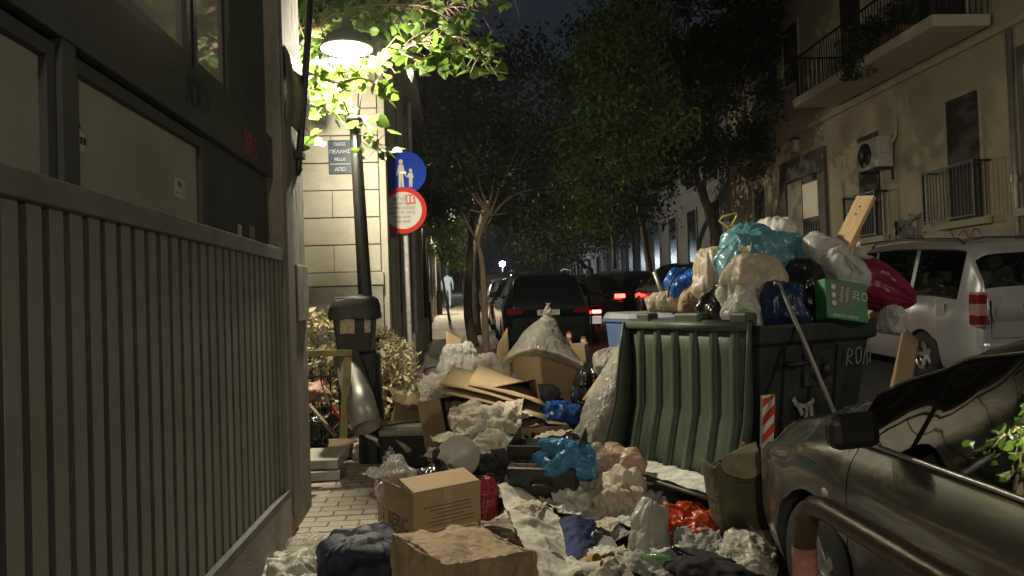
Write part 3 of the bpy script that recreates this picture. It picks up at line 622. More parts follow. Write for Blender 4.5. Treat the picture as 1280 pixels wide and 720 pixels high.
def car(name, label, kind, loc, rotz, paint, glass=None, detail=True, plate='', group=None, lit=0., rails=False, cat='car', seats=False, tail='corner'):
    sp = SPEC[kind]; L, Wd = sp['L'], sp['W']; h = L/2; glass = glass or darkglass
    T = thing(name, label, cat, loc, (math.atan(GRADE), 0, rotz), group)
    ys = np.unique(np.round(np.concatenate([np.linspace(-h, h, 56), [-h+.02, -h+.05, h-.02, h-.05], [a+d for a in sp['ax'] for d in np.linspace(-.37, .37, 19)],
         [s+d for s in sp['seams'] for d in (-.0035, .0035)], [e for w in sp['win'] for e in w], sp['tri'], sp['ws'], sp['rw'], sp['hood']]), 4))
    ip = lambda tab: np.interp(ys, [t[0] for t in tab], [t[1] for t in tab])
    def sm(a):
        b = a.copy()
        for _ in range(2): b[1:-1] = .25*b[:-2]+.5*b[1:-1]+.25*b[2:]
        return b
    zt = sm(ip(sp['top'])); zbelt = np.minimum(ip(sp['belt']), zt-.02)
    ends = np.clip((h-np.abs(ys))/.45, 0, 1); wm = Wd/2*(.80+.20*np.sqrt(1-(1-ends)**2))
    rim_ = .31 if kind != 'suv' else .34
    zb = np.full(len(ys), .20); zb += .06*(1-ends)
    for a in sp['ax']:
        dy = np.abs(ys-a); R_ = rim_+.055
        zb = np.where(dy < R_, np.maximum(zb, rim_+np.sqrt(np.maximum(R_**2-dy**2, 0))-.02), zb)
    lift = np.clip((zt-zbelt-.06)/.35, 0, 1)              # greenhouse or bonnet
    wr = (wm-.13)*(1-lift)+np.minimum(sp['wr'], wm-.1)*lift
    rings = []
    for i in range(len(ys)):
        b0 = min(zb[i], zbelt[i]-.08); zm = max(b0+.04, min(.58, zbelt[i]-.12)) if b0 < .55 else b0+.02
        z3 = .5*(zm+zbelt[i])+.03
        cp = [(wm[i]-.05, b0), (wm[i]-.006, b0+(zm-b0)*.4), (wm[i], zm), (wm[i]-.004, z3+.02), (wm[i]-.072, zbelt[i]),
              (wr[i], zbelt[i]+(zt[i]-zbelt[i])*.86), (wr[i]*.74, zt[i]-.004), (0, zt[i]+.018)]
        seg = []
        A = np.array(cp)
        for k in range(7):
            n = 4
            p0, p1, p2, p3 = A[max(k-1, 0)], A[k], A[k+1], A[min(k+2, 7)]
            if k in (3,): p3 = 2*p2-p1
            if k in (4,): p0 = 2*p1-p2; p3 = 2*p2-p1
            if k in (5,): p0 = 2*p1-A[4]*.35-p1*.65
            for j in range(n):
                f = j/n
                seg.append(.5*((2*p1)+(-p0+p2)*f+(2*p0-5*p1+4*p2-p3)*f*f+(-p0+3*p1-3*p2+p3)*f**3))
        seg.append(A[7]); seg = np.array(seg)
        if any(abs(ys[i]-s) < .004 for s in sp['seams']): pass
        ring = [(-p[0], ys[i], p[1]) for p in seg]+[(p[0], ys[i], p[1]) for p in seg[-2::-1]]
        rings.append(ring)
    P = np.array(rings); nr = P.shape[1]; nv = P.reshape(-1, 3)
    parts = {}
    for i in range(len(ys)-1):
        ym = (ys[i]+ys[i+1])/2; thin = ys[i+1]-ys[i] < .0075 and any(abs(ym-s) < .002 for s in sp['seams'])
        for j in range(nr-1):
            jj = j if j < 28 else 55-j
            key = 'body'
            if 16 <= jj < 20 and any(a <= ym <= b for a, b in sp['win']): key = ('window_l' if j < 28 else 'window_r')+str([a <= ym <= b for a, b in sp['win']].index(True))
            elif 16 <= jj < 20 and sp['tri'][0] <= ym <= sp['tri'][1] and zt[i]-zbelt[i] > .2: key = 'tri_l' if j < 28 else 'tri_r'
            elif kind != 'van' and 16 <= jj < 20 and sp['win'][0][0] < ym < sp['tri'][1] and lift[i] > .5: key = 'pillar_%s%d' % ('l' if j < 28 else 'r', sum(a > ym for a, b in sp['win']))
            elif kind == 'hatch' and jj == 20 and j >= 28 and sp['ws'][0] <= ym <= sp['ws'][1]: key = 'pillar_far'
            elif jj >= 21 and sp['ws'][0] <= ym <= sp['ws'][1]: key = 'windscreen'
            elif jj >= 21 and sp['rw'][0] <= ym <= sp['rw'][1]: key = 'rear_window'
            elif thin and jj < 17: key = 'seam'
            elif jj >= 19 and sp['hood'][0] <= ym <= sp['hood'][1]: key = 'bonnet'
            elif jj < 17 and detail:
                ss = sorted(sp['seams'])
                for a, b in zip(ss[:-1], ss[1:]):
                    if a < ym < b: key = ('door_l' if j < 28 else 'door_r')+('%.0f' % (a*100))
            parts.setdefault(key, []).append((i*nr+j, i*nr+j+1, (i+1)*nr+j+1, (i+1)*nr+j))
    parts['body'].append(tuple(range(nr))); parts['body'].append(tuple(reversed(range((len(ys)-1)*nr, len(ys)*nr))))
    nm = {'window': ('side_window', glass), 'tri': ('quarter_window', glass), 'windscreen': ('windscreen', glass), 'rear': ('rear_window', glass), 'seam': ('door_gap', hubdark), 'bonnet': ('bonnet', paint), 'door': ('door', paint), 'pillar': ('window_pillar', M('matt_pillar_black', (.008, .008, .008), .95, var=.1, spec=.05)), 'body': ('body', paint)}
    made = {}
    for k, fs in parts.items():
        idx = sorted({v for f in fs for v in f}); mp = {v: n for n, v in enumerate(idx)}
        V = nv[idx].copy(); pn, mt = nm[k.split('_')[0]]
        if k == 'seam': V[:, 0] *= .985
        made[k] = ob(pn, (V, [tuple(mp[v] for v in f) for f in fs]), mt, T, True)
    for o in made.values():
        if o.data.materials and len(o.data.polygons) > 2:
            for p in o.data.polygons:
                if len(p.vertices) > 4: p.use_smooth = False
    # floor, wells, inside
    ob('underbody', box(-Wd/2+.12, Wd/2-.12, -h+.15, h-.15, .17, .30), hubdark, T)
    for a in sp['ax']:
        for s in (-1, 1):
            ob('wheel_well', xf(box(-.02, .02, -rim_-.05, rim_+.05, .10, rim_*2+.05), (s*(Wd/2-.27), a, 0)), hubdark, T)
            w = ob('wheel', xf(lathe([(rim_*.62, -.10), (rim_*.93, -.10), (rim_, -.07), (rim_, .07), (rim_*.93, .10), (rim_*.62, .10)], 30, False), rot=(0, PI/2, 0)), tyrem, T, True, loc=(s*(Wd/2-.11), a, rim_))
            sp5 = [lathe([(rim_*.60, -.02), (rim_*.66, .0), (rim_*.66, .085), (rim_*.60, .07)], 30, False), lathe([(.001, .05), (.05, .055), (.06, .03)], 14, False)]
            for q in range(5):
                an = q*2*PI/5+.3
                sp5.append(xf(hexa([(.03, -.035, .03), (rim_*.63, -.028, .045), (rim_*.63, .028, .045), (.03, .035, .03), (.03, -.028, .055), (rim_*.63, -.02, .07), (rim_*.63, .02, .07), (.03, .028, .055)]), rot=(0, 0, an)))
            ob('rim', xf(join(*sp5), rot=(0, s*PI/2, 0)), alloy, w)
            ob('brake_disc', xf(lathe([(.001, 0), (rim_*.6, 0)], 20, False), (s*.01, 0, 0), (0, s*PI/2, 0)), hubdark, w)
    # rear and front dress
    zr = np.interp(-h+.05, ys, zbelt)
    ob('rear_bumper', xf(hexa([(-Wd*.40, -h-.05, .24), (Wd*.40, -h-.05, .24), (Wd*.475, -h+.40, .24), (-Wd*.475, -h+.40, .24), (-Wd*.42, -h-.07, .56), (Wd*.42, -h-.07, .56), (Wd*.492, -h+.40, .56), (-Wd*.492, -h+.40, .56)])), paint, T, bevel=.04)
    ob('front_bumper', xf(hexa([(-Wd*.38, h+.05, .22), (-Wd*.47, h-.38, .22), (Wd*.47, h-.38, .22), (Wd*.38, h+.05, .22), (-Wd*.40, h+.06, .52), (-Wd*.485, h-.38, .52), (Wd*.485, h-.38, .52), (Wd*.40, h+.06, .52)])), paint, T, bevel=.04)
    for s in (-1, 1):
        if tail == 'tall':
            tl = ob('tail_light', cb((s*.79, -h+.05, .95), (.13, .17, .42)), M('tail_clear', (.34, .20, .19), .2, coat=1.), T, bevel=.02)
            for q in (-.125, .125): ob('lens', cb((s*.79, -h+.05, .95+q), (.138, .178, .155)), redl, tl, bevel=.03)
        else:
            ob('tail_light', xf(cb((0, 0, 0), (.34, .12, .13)), (s*(Wd*.37), -h+.015, zr-.13)), redl if not lit else emit('lit_tail', (1, .05, .03), 6.), T, bevel=.02)
        ob('head_light', xf(hexa([(-.2, -.15, -.07), (.2, -.15, -.07), (.16, .06, -.06), (-.2, .06, -.06), (-.2, -.2, .06), (.2, -.2, .06), (.13, -.02, .05), (-.2, .0, .05)]), (s*Wd*.33, h-.10, .62), sc=(s, 1, 1)), clrl, T, bevel=.015)
        mz = np.interp(sp['tri'][1], ys, zbelt)
        mir = ob('wing_mirror', xf(hexa([(-.10, -.055, -.07), (.10, -.045, -.06), (.10, .04, -.055), (-.09, .07, -.06), (-.11, -.05, .07), (.09, -.04, .085), (.09, .03, .075), (-.09, .055, .06)]), (s*(Wd/2+.06), sp['tri'][1]-(.27 if kind == 'hatch' else .02), mz+.09), sc=(-s, 1, 1)), trimk, T, bevel=.042)
        if detail:
            ob('belt_trim', tube([(s*(Wd/2-.04), y, np.interp(y, ys, zbelt)+.012) for y in np.linspace(sp['win'][0][0], sp['tri'][1], 10)], .010, 6), alloy if kind != 'van' else trimk, T, True)
            js = 20 if s < 0 else 36
            ob('window_seal', tube([tuple(P[i, js]+np.array([s*.004, 0, .0])) for i in range(len(ys)) if sp['win'][0][0] <= ys[i] <= sp['tri'][1] and lift[i] > .4], .009, 6), trimk, T, True)
            for q, (a, b) in enumerate(zip(sorted(sp['seams'])[:-1], sorted(sp['seams'])[1:])):
                ob('door_handle', xf(cb((0, 0, 0), (.03, .19, .035)), (s*(Wd/2-.005), a+.16, np.interp(a, ys, zbelt)-.10)), paint, T, bevel=.012)
    if kind == 'van':
        ob('fuel_flap', cb((-Wd/2+.002, -1.78, .93), (.012, .17, .17)), paint, T, bevel=.02)
        ob('rear_wiper', tube([(-.05, -h-.0, 1.10), (-.10, -h+.045, 1.20), (-.45, -h+.075, 1.30)], .010, 6), trimk, T, True)
        ob('tailgate_gap', join(box(-.66, -.655, -h-.004, -h+.02, .60, 1.05), box(.655, .66, -h-.004, -h+.02, .60, 1.05), box(-.654, .654, -h-.004, -h+.02, .598, .604)), hubdark, T)
        ob('tailgate_handle', cb((0, -h-.012, .98), (.5, .03, .05)), paint, T, bevel=.012)
        for s in (-1, 1): ob('side_strip', box(min(s*(Wd/2-.004), s*(Wd/2+.006)), max(s*(Wd/2-.004), s*(Wd/2+.006)), -.9, .9, .52, .58), trimk, T, bevel=.003)
    if seats and kind == 'hatch':
        for s in (-1, 1): ob('side_indicator', xf(lathe([(.001, .012), (.016, .010), (.022, .002), (.022, -.01)], 14, False), (s*(Wd/2-.004), .98+.18, .70), (0, s*PI/2, 0), (1, 1.5, 1)), clrl, T, True)
    if plate:
        pt = ob('number_plate', cb((0, -h-.03, zr-.16 if kind != 'van' else .85), (.46, .02, .11)), platem, T)
        text(plate, .095, ink, T, (0, -h-.0415, zr-.16 if kind != 'van' else .85), (PI/2, 0, 0), name='plate_lettering')
    if rails:
        for s in (-1, 1):
            zz = lambda y: np.interp(y, ys, zt)
            ob('roof_rail', tube([(s*.60, -h+.55, zz(-h+.55)-.02), (s*.60, -h+.65, zz(-h+.7)+.035), (s*.60, -.5, zz(-.5)+.045), (s*.60, .2, zz(.2)+.03), (s*.60, .3, zz(.3)-.02)], .018, 8), trimk, T, True)
    if seats:
        for y0 in ([-1.55, -.6, .3] if kind == 'van' else [-.75, .12]):
            for x0 in (-.38, .38):
                ob('seat', join(cb((x0, y0+.2, .55), (.48, .5, .16)), xf(cb((0, 0, .28), (.46, .12, .56)), (x0, y0-.08, .6), (R(12), 0, 0))), seatm, T, bevel=.05)
                ob('headrest', xf(cb((0, 0, 0), (.26, .10, .19)), (x0, y0-.22, 1.29 if kind == 'van' else 1.2), (R(8), 0, 0)), seatm, T, bevel=.045)
        ob('dashboard', cb((0, sp['ws'][1]-.15, .88), (1.4, .5, .22)), trimk, T, bevel=.05)
        ob('steering_wheel', xf(tube([(.17*math.cos(a), .17*math.sin(a), 0) for a in np.linspace(0, 2*PI, 20)], .014, 6, False), (-.36, sp['ws'][1]-.45, .95), (R(65), 0, 0)), trimk, T, True)
    return T
greym = M('grey_metallic_paint', (.13, .13, .12), .26, .70, var=.04, vs=3, coat=1.)
silverm = M('silver_paint', (.42, .42, .43), .35, .5, var=.05, vs=2, coat=.8, dirt=.15, dcol=(.2, .19, .18))
darkgm = M('dark_green_paint', (.012, .018, .016), .25, .3, var=.1, coat=1.)
maroon = M('maroon_paint', (.09, .012, .012), .28, .3, var=.1, coat=1.)
nearblack = M('black_car_paint', (.012, .012, .014), .25, .3, var=.1, coat=1.)
greyc = M('mid_grey_paint', (.12, .125, .13), .3, .4, var=.1, coat=1.)
def oncar(x, y): return (x, y, rz(x, y))
fg = car('parked_car', 'grey metallic hatchback parked right beside the brown guard hoop', 'hatch', oncar(2.40, 2.0), 0, greym, clearg, seats=True)
car('parked_van', 'silver minivan with roof rails parked before the cream house', 'van', oncar(6.98, 10.95), 0, silverm, glassmat('van_glass', (.42, .44, .42), .40, 0., rough=.015), rails=True, cat='van', seats=True, tail='tall')
car('parked_suv', 'dark green SUV parked behind the rubbish beside the young tree', 'suv', oncar(1.80, 17.6), 0, darkgm, plate='IBX 7423', rails=True)
car('parked_car', 'maroon hatchback parked ahead of the dark SUV', 'hatch', oncar(1.72, 23.2), 0, maroon, detail=False, group=None)
car('parked_car', 'light grey hatchback parked ahead of the maroon car', 'hatch', oncar(1.75, 28.4), 0, greyc, detail=False)
car('parked_suv', 'black SUV far up the left kerb', 'suv', oncar(1.8, 33.8), 0, nearblack, detail=False)
car('parked_suv', 'black SUV on the opposite side under the big tree', 'suv', oncar(6.6, 22.0), R(2), nearblack, detail=False)
car('parked_car', 'black hatchback on the opposite side ahead of the black SUV', 'hatch', oncar(6.4, 27.4), R(-2), nearblack, detail=False)
car('parked_car', 'dark hatchback waiting in the lane with red brake lights', 'hatch', oncar(4.6, 26.5), 0, nearblack, detail=False, lit=1.)
car('parked_car', 'grey hatchback on the opposite side far up the street', 'hatch', oncar(6.7, 33), 0, greyc, detail=False)

# ================================================================== people
def skinbody(name, J, E_, mats, parent, loc, rotz, region):
    me = bpy.data.meshes.new(name); keys = list(J)
    me.from_pydata([J[k][0] for k in keys], [(keys.index(a), keys.index(b)) for a, b in E_], [])
    o = bpy.data.objects.new(name, me); COL.objects.link(o)
    m = o.modifiers.new('k', 'SKIN'); me.skin_vertices.new() if not me.skin_vertices else None
    for i, k in enumerate(keys):
        r_ = J[k][1]; me.skin_vertices[0].data[i].radius = r_ if isinstance(r_, tuple) else (r_, r_)
    me.skin_vertices[0].data[0].use_root = True
    s = o.modifiers.new('u', 'SUBSURF'); s.levels = 2; s.render_levels = 2
    bpy.context.view_layer.update()
    e = bpy.data.meshes.new_from_object(o.evaluated_get(bpy.context.evaluated_depsgraph_get()))
    bpy.data.objects.remove(o)
    e.materials.clear()
    for q in mats: e.materials.append(q)
    for p in e.polygons: p.material_index = region(p.center); p.use_smooth = True
    o = link(name, e, None, parent, loc, (0, 0, rotz)); return o
skinm = M('skin', (.42, .25, .17), .6, var=.08); hair = M('dark_hair', (.015, .012, .010), .7); denim = M('pale_trousers', (.34, .43, .54), .85, var=.1); shirt = M('pale_blue_hoodie', (.36, .47, .60), .85, var=.1); shoe = M('shoe_dark', (.02, .02, .02), .6)
def walker(loc, rotz, label, mats, name='person'):
    J = {'pel': ((0, 0, .93), (.155, .11)), 'waist': ((0, .01, 1.08), (.145, .105)), 'chest': ((0, .02, 1.30), (.185, .125)), 'neck': ((0, .02, 1.46), .055), 'head': ((0, .04, 1.58), (.075, .088)), 'crown': ((0, .045, 1.68), (.06, .072)),
         'hl': ((-.09, 0, .88), .095), 'kl': ((-.10, .14, .50), .065), 'al': ((-.10, .10, .10), .045), 'tl': ((-.10, .24, .04), .04),
         'hr': ((.09, 0, .88), .095), 'kr': ((.10, -.04, .50), .065), 'ar': ((.10, -.28, .14), .045), 'tr': ((.10, -.20, .04), .038),
         'sl': ((-.19, .02, 1.38), .065), 'el': ((-.25, -.08, 1.12), .05), 'wl': ((-.25, .0, .90), .038), 'fl': ((-.25, .03, .80), (.02, .04)),
         'sr': ((.19, .02, 1.38), .065), 'er': ((.25, .03, 1.12), .05), 'wr': ((.25, .14, .92), .038), 'fr': ((.25, .18, .83), (.02, .04))}
    E_ = [('pel', 'waist'), ('waist', 'chest'), ('chest', 'neck'), ('neck', 'head'), ('head', 'crown'), ('pel', 'hl'), ('hl', 'kl'), ('kl', 'al'), ('al', 'tl'), ('pel', 'hr'), ('hr', 'kr'), ('kr', 'ar'), ('ar', 'tr'), ('chest', 'sl'), ('sl', 'el'), ('el', 'wl'), ('wl', 'fl'), ('chest', 'sr'), ('sr', 'er'), ('er', 'wr'), ('wr', 'fr')]
    def reg(c):
        if c.z > 1.63 or (c.z > 1.53 and c.y < .06 and abs(c.x) < .12): return 1
        if c.z > 1.47 or (abs(c.x) > .2 and c.z < .90): return 0
        if c.z < .09: return 4
        return 3 if c.z > .86 else 2
    o = skinbody(name, J, E_, mats, None, loc, rotz, reg)
    return tag(o, label, 'person')
walker((-.55, 35, gz(35)), R(0), 'person in pale blue hoodie and trousers walking away along the pavement', [skinm, hair, denim, shirt, shoe])
blackcl = M('black_clothes', (.014, .014, .016), .8, var=.2)
walker((-.88, 40.5, gz(40.5)), R(180), 'person in dark clothes standing by the house wall beyond the walker', [skinm, hair, blackcl, blackcl, shoe])
# scooter with rider, brake light on
sy = 17.4; sx = 3.05
T = thing('scooter', 'dark scooter with glowing red tail light beside the SUV', 'scooter', (sx, sy, rz(sx, sy)), (math.atan(GRADE), 0, R(-3)))
for y in (-.62, .66):
    w = ob('wheel', xf(lathe([(.14, -.05), (.22, -.05), (.245, 0), (.22, .05), (.14, .05)], 22, False), (0, y, .245), (0, PI/2, 0)), tyrem, T, True); ob('rim', xf(lathe([(.02, .03), (.14, .03), (.14, -.03), (.02, -.03)], 16), (0, y, .245), (0, PI/2, 0)), alloy, w)
ob('body', (lambda a: gridclosed(a))(np.array([[(w*math.copysign(abs(math.cos(t))**.6, math.cos(t)), y, z+hh*math.sin(t)) for t in np.linspace(0, 2*PI, 20, endpoint=False)] for y, w, z, hh in ((-.95, .03, .75, .03), (-.9, .11, .72, .10), (-.6, .17, .62, .19), (-.2, .17, .58, .17), (.05, .13, .42, .10), (.35, .14, .36, .08), (.45, .17, .55, .22), (.55, .16, .8, .16), (.65, .05, .9, .05))])), nearblack, T, True)
ob('seat', cb((0, -.35, .82), (.28, .75, .09)), trimk, T, bevel=.03)
ob('top_box', cb((0, -.85, 1.0), (.38, .34, .28)), nearblack, T, bevel=.05)
ob('tail_light', cb((0, -.955, .73), (.20, .05, .07)), emit('brake_light', (1.0, .04, .03), 18.), T, bevel=.012)
ob('number_plate', cb((0, -.97, .55), (.20, .015, .17)), emit('lit_plate', (.8, .78, .75), .18), T)
ob('handlebar', tube([(-.33, .42, 1.0), (-.15, .5, 1.02), (.15, .5, 1.02), (.33, .42, 1.0)], .018), trimk, T, True)
ob('front_fork', tube([(0, .50, 1.0), (0, .66, .25)], .04), trimk, T, True)
J = {'pel': ((0, -.22, .95), (.17, .14)), 'waist': ((0, -.18, 1.10), (.16, .13)), 'chest': ((0, -.08, 1.34), (.20, .14)), 'neck': ((0, -.02, 1.48), .06), 'head': ((0, .02, 1.62), (.115, .125)), 'crown': ((0, .02, 1.72), (.09, .10)),
     'hl': ((-.12, -.15, .90), .10), 'kl': ((-.22, .25, .75), .075), 'al': ((-.20, .22, .36), .05), 'tl': ((-.2, .36, .33), .045), 'hr': ((.12, -.15, .90), .10), 'kr': ((.22, .25, .75), .075), 'ar': ((.20, .22, .36), .05), 'tr': ((.2, .36, .33), .045),
     'sl': ((-.21, -.06, 1.40), .07), 'el': ((-.32, .12, 1.18), .055), 'wl': ((-.31, .38, 1.06), .042), 'fl': ((-.30, .44, 1.03), .04), 'sr': ((.21, -.06, 1.40), .07), 'er': ((.32, .12, 1.18), .055), 'wr': ((.31, .38, 1.06), .042), 'fr': ((.30, .44, 1.03), .04)}
E_ = [('pel', 'waist'), ('waist', 'chest'), ('chest', 'neck'), ('neck', 'head'), ('head', 'crown'), ('pel', 'hl'), ('hl', 'kl'), ('kl', 'al'), ('al', 'tl'), ('pel', 'hr'), ('hr', 'kr'), ('kr', 'ar'), ('ar', 'tr'), ('chest', 'sl'), ('sl', 'el'), ('el', 'wl'), ('wl', 'fl'), ('chest', 'sr'), ('sr', 'er'), ('er', 'wr'), ('wr', 'fr')]
tag(skinbody('person', J, E_, [blackcl, hair, trimk], None, (sx, sy, rz(sx, sy)), R(-3), lambda c: 2 if c.z > 1.50 else 0), 'rider in black clothes and dark helmet sitting on the scooter', 'person')
# ================================================================== trees and plants
bark = M('tree_bark', (.11, .085, .06), .9, var=.4, vs=12, bump=.8, bs=40, stretch=(1, 1, .3))
palebark = M('pale_bark', (.24, .18, .12), .9, var=.35, vs=14, bump=.7, bs=40, stretch=(1, 1, .3))
def leafmat(name, col, var=.35): return M(name, col, .5, var=var, vs=1.5, trl=.35, spec=.4)
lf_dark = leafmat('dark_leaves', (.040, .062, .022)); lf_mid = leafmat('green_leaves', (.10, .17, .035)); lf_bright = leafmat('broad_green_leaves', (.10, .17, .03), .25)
lf_pale = leafmat('variegated_leaves', (.60, .54, .33), .5); lf_olive = leafmat('olive_leaves', (.075, .085, .035))
def leafcloud(C, size, rng, asp=.55, droop=.3):
    """one folded four-point leaf per centre"""
    n = len(C); d = rng.normal(size=(n, 3)); d[:, 2] -= droop; d /= np.linalg.norm(d, axis=1)[:, None]
    s = np.cross(d, rng.normal(size=(n, 3))); s /= np.linalg.norm(s, axis=1)[:, None]; nn = np.cross(d, s)
    L_ = size*rng.uniform(.6, 1.3, (n, 1)); w = L_*asp*.5
    V = np.stack([C-d*L_*.5, C+s*w+nn*w*.35-d*L_*.08, C+d*L_*.5, C-s*w+nn*w*.35-d*L_*.08], 1)
    i = np.arange(n)[:, None]*4
    F = np.concatenate([i+np.array([0, 1, 2]), i+np.array([0, 2, 3])])
    return V.reshape(-1, 3), F
def blob_points(blobs, rng):
    out, cl = [], []
    for (c, r, nc, nl, sd) in blobs:
        u = rng.normal(size=(nc, 3)); u /= np.linalg.norm(u, axis=1)[:, None]
        k = np.array(c)+u*np.array(r)*(rng.uniform(.25, 1.0, (nc, 1))**.5)
        cl.append(k)
        reps = np.repeat(k, max(1, nl//nc), 0); out.append(reps+rng.normal(size=reps.shape)*sd*np.array([1, 1, .7]))
    return np.concatenate(out), cl
def tree(name, label, trunk, r0, blobs, leaf, lmat, seed, bmat=None, limbs=None, group=None, asp=.55, twig=True):
    rng = np.random.RandomState(seed); base = Vector(trunk[0])
    T = thing(name, label, 'tree', base, group=group)
    tr = cr(np.array([tuple(p) for p in trunk]), 14)
    pw(T, 'trunk', tube(tr, list(np.linspace(r0, r0*.45, 14)), 10), bmat or bark, smooth=True)
    C, cl = blob_points(blobs, rng)
    A = []
    top = Vector(trunk[-1])
    for (c, r, *_), k in zip(blobs, cl):
        c = Vector(c); mid = top.lerp(c, .5)+Vector(rng.uniform(-.2, .2, 3))
        A.append(tube(cr(np.array([tuple(top-Vector((0, 0, .1))), tuple(mid), tuple(c)]), 8), list(np.linspace(r0*.42, r0*.12, 8)), 6))
        if twig:
            for p in k[:24]: A.append(tube([c.lerp(Vector(p), .05), c.lerp(Vector(p), .55)+Vector(rng.uniform(-.1, .1, 3)), Vector(p)], [r0*.10, r0*.06, r0*.02], 4, False))
    for l in limbs or []: A.append(tube(cr(np.array([tuple(p) for p in l[0]]), 10), list(np.linspace(l[1], l[1]*.4, 10)), 7))
    pw(T, 'limbs', join(*A), bmat or bark, smooth=True)
    V, F = leafcloud(C, leaf, rng, asp)
    o = link('crown', newmesh('crown', V-np.array(base), F), lmat, T); tag(o, kind='stuff')
    return T
def B(px, py, Y, rx, ry, rzz, nc, nl, sd): return (tuple(at(px, py, Y)), (rx, ry, rzz), nc, nl, sd)
b = (8.35, 23.0, rz(8.35, 23)+.1)
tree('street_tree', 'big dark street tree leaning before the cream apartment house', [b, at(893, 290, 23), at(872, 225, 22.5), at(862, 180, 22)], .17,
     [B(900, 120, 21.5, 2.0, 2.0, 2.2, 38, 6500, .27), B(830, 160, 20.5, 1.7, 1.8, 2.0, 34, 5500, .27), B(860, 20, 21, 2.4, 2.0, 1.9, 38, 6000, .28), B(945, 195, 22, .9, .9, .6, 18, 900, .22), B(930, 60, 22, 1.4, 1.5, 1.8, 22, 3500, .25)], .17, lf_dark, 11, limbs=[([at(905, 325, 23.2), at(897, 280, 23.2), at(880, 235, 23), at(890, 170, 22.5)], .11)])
b = (7.9, 30.0, rz(7.9, 30)+.1)
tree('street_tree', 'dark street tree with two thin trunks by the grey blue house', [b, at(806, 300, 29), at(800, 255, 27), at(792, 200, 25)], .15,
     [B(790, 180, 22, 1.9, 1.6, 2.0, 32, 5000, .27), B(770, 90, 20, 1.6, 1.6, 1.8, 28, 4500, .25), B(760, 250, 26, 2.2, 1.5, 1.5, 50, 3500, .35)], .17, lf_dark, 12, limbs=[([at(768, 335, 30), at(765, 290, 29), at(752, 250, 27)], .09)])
tree('street_tree', 'leafy street tree over the road with its left edge in lamp light', [(.42, 19.4, gz(19.4)), (.45, 19.2, 3.0), (1.2, 18.4, 4.6), at(760, 150, 16.5)], .12,
     [B(748, 110, 14.2, .55, .6, .95, 34, 2600, .16), B(732, 190, 14.8, .6, .6, .8, 26, 1800, .17), B(775, 50, 15, .9, .8, .8, 32, 2400, .22), B(800, 150, 16, 1.1, .9, 1.3, 40, 3200, .24), B(735, 260, 16, .7, .6, .5, 18, 900, .18)], .125, lf_mid, 13)
# young tree at the kerb, dark crown over the pavement
b = (.46, 14.0, gz(14.0))
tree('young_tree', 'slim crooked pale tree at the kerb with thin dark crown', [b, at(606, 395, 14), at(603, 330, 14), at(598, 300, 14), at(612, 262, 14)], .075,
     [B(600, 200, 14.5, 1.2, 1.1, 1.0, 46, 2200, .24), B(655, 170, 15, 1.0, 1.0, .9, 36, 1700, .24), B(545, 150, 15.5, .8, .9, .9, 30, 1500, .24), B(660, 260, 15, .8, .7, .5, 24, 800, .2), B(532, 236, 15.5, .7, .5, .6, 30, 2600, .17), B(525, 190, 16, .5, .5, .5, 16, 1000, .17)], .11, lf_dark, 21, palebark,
     limbs=[([at(598, 300, 14), at(615, 270, 14.2), at(640, 245, 14.5), at(675, 235, 15)], .035), ([at(600, 310, 14), at(580, 270, 14.4), at(560, 230, 15)], .03), ([at(606, 280, 14), at(618, 220, 14.5), at(618, 170, 15)], .03)])
b = gnd(586, 428); b = Vector((.28, 16.4, gz(16.4)))
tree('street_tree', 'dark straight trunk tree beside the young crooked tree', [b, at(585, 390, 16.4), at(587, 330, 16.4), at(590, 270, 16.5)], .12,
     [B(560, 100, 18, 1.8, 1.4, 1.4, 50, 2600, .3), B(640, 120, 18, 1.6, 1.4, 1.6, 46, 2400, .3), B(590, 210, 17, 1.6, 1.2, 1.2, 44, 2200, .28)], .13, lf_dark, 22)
b = Vector((-.35, 25, gz(25)))
tree('young_tree', 'small bright green tree beyond the traffic signs', [b, at(553, 345, 25), at(552, 322, 25)], .05,
     [B(548, 292, 25, .8, .7, .85, 46, 3600, .17), B(570, 322, 25, .6, .5, .4, 16, 700, .15), B(542, 276, 25.5, .5, .5, .4, 20, 1500, .15)], .11, lf_mid, 23)
tree('street_tree', 'olive tree over the parked cars at mid street', [(7.9, 38, rz(7.9, 38)), at(720, 320, 38), at(716, 300, 37)], .14, [B(700, 300, 36, 2.2, 1.6, 1.3, 44, 2600, .35), B(745, 285, 36, 2.0, 1.6, 1.5, 40, 2400, .35), B(665, 290, 40, 1.6, 1.5, 1.6, 36, 2000, .35)], .18, lf_olive, 24)
for i, (x, y, lab) in enumerate(((.3, 42, 'dark street tree at the left kerb past the walker'), (.3, 52, 'far dark street tree further up the left kerb'), (7.9, 50, 'far street tree up the opposite pavement'), (7.9, 64, 'farthest street tree on the opposite pavement'), (.4, 66, 'farthest street tree on the left pavement'))):
    z0 = gz(y); s = 1+.1*i
    tree('street_tree', lab, [(x, y, z0), (x+.1, y, z0+1.6), (x, y, z0+3.0)], .13, [((x, y, z0+4.6), (1.9*s, 1.9*s, 1.7*s), 46, 2400, .4), ((x+.8, y+1, z0+6.4), (1.6*s, 1.6*s, 1.5*s), 36, 1800, .4)], .2, lf_olive if i % 2 else lf_dark, 30+i)
rng = np.random.RandomState(77)
C, _ = blob_points([((3+rng.uniform(-12, 12), 104+rng.uniform(-4, 4), gz(104)+rng.uniform(1, 9)), (4, 3, 3), 40, 1200, .8) for _ in range(26)], rng)
tag(link('far_trees', newmesh('far_trees', *leafcloud(C, .5, rng)), lf_olive), 'dark mass of far trees closing off the end of the street', 'trees', kind='stuff')
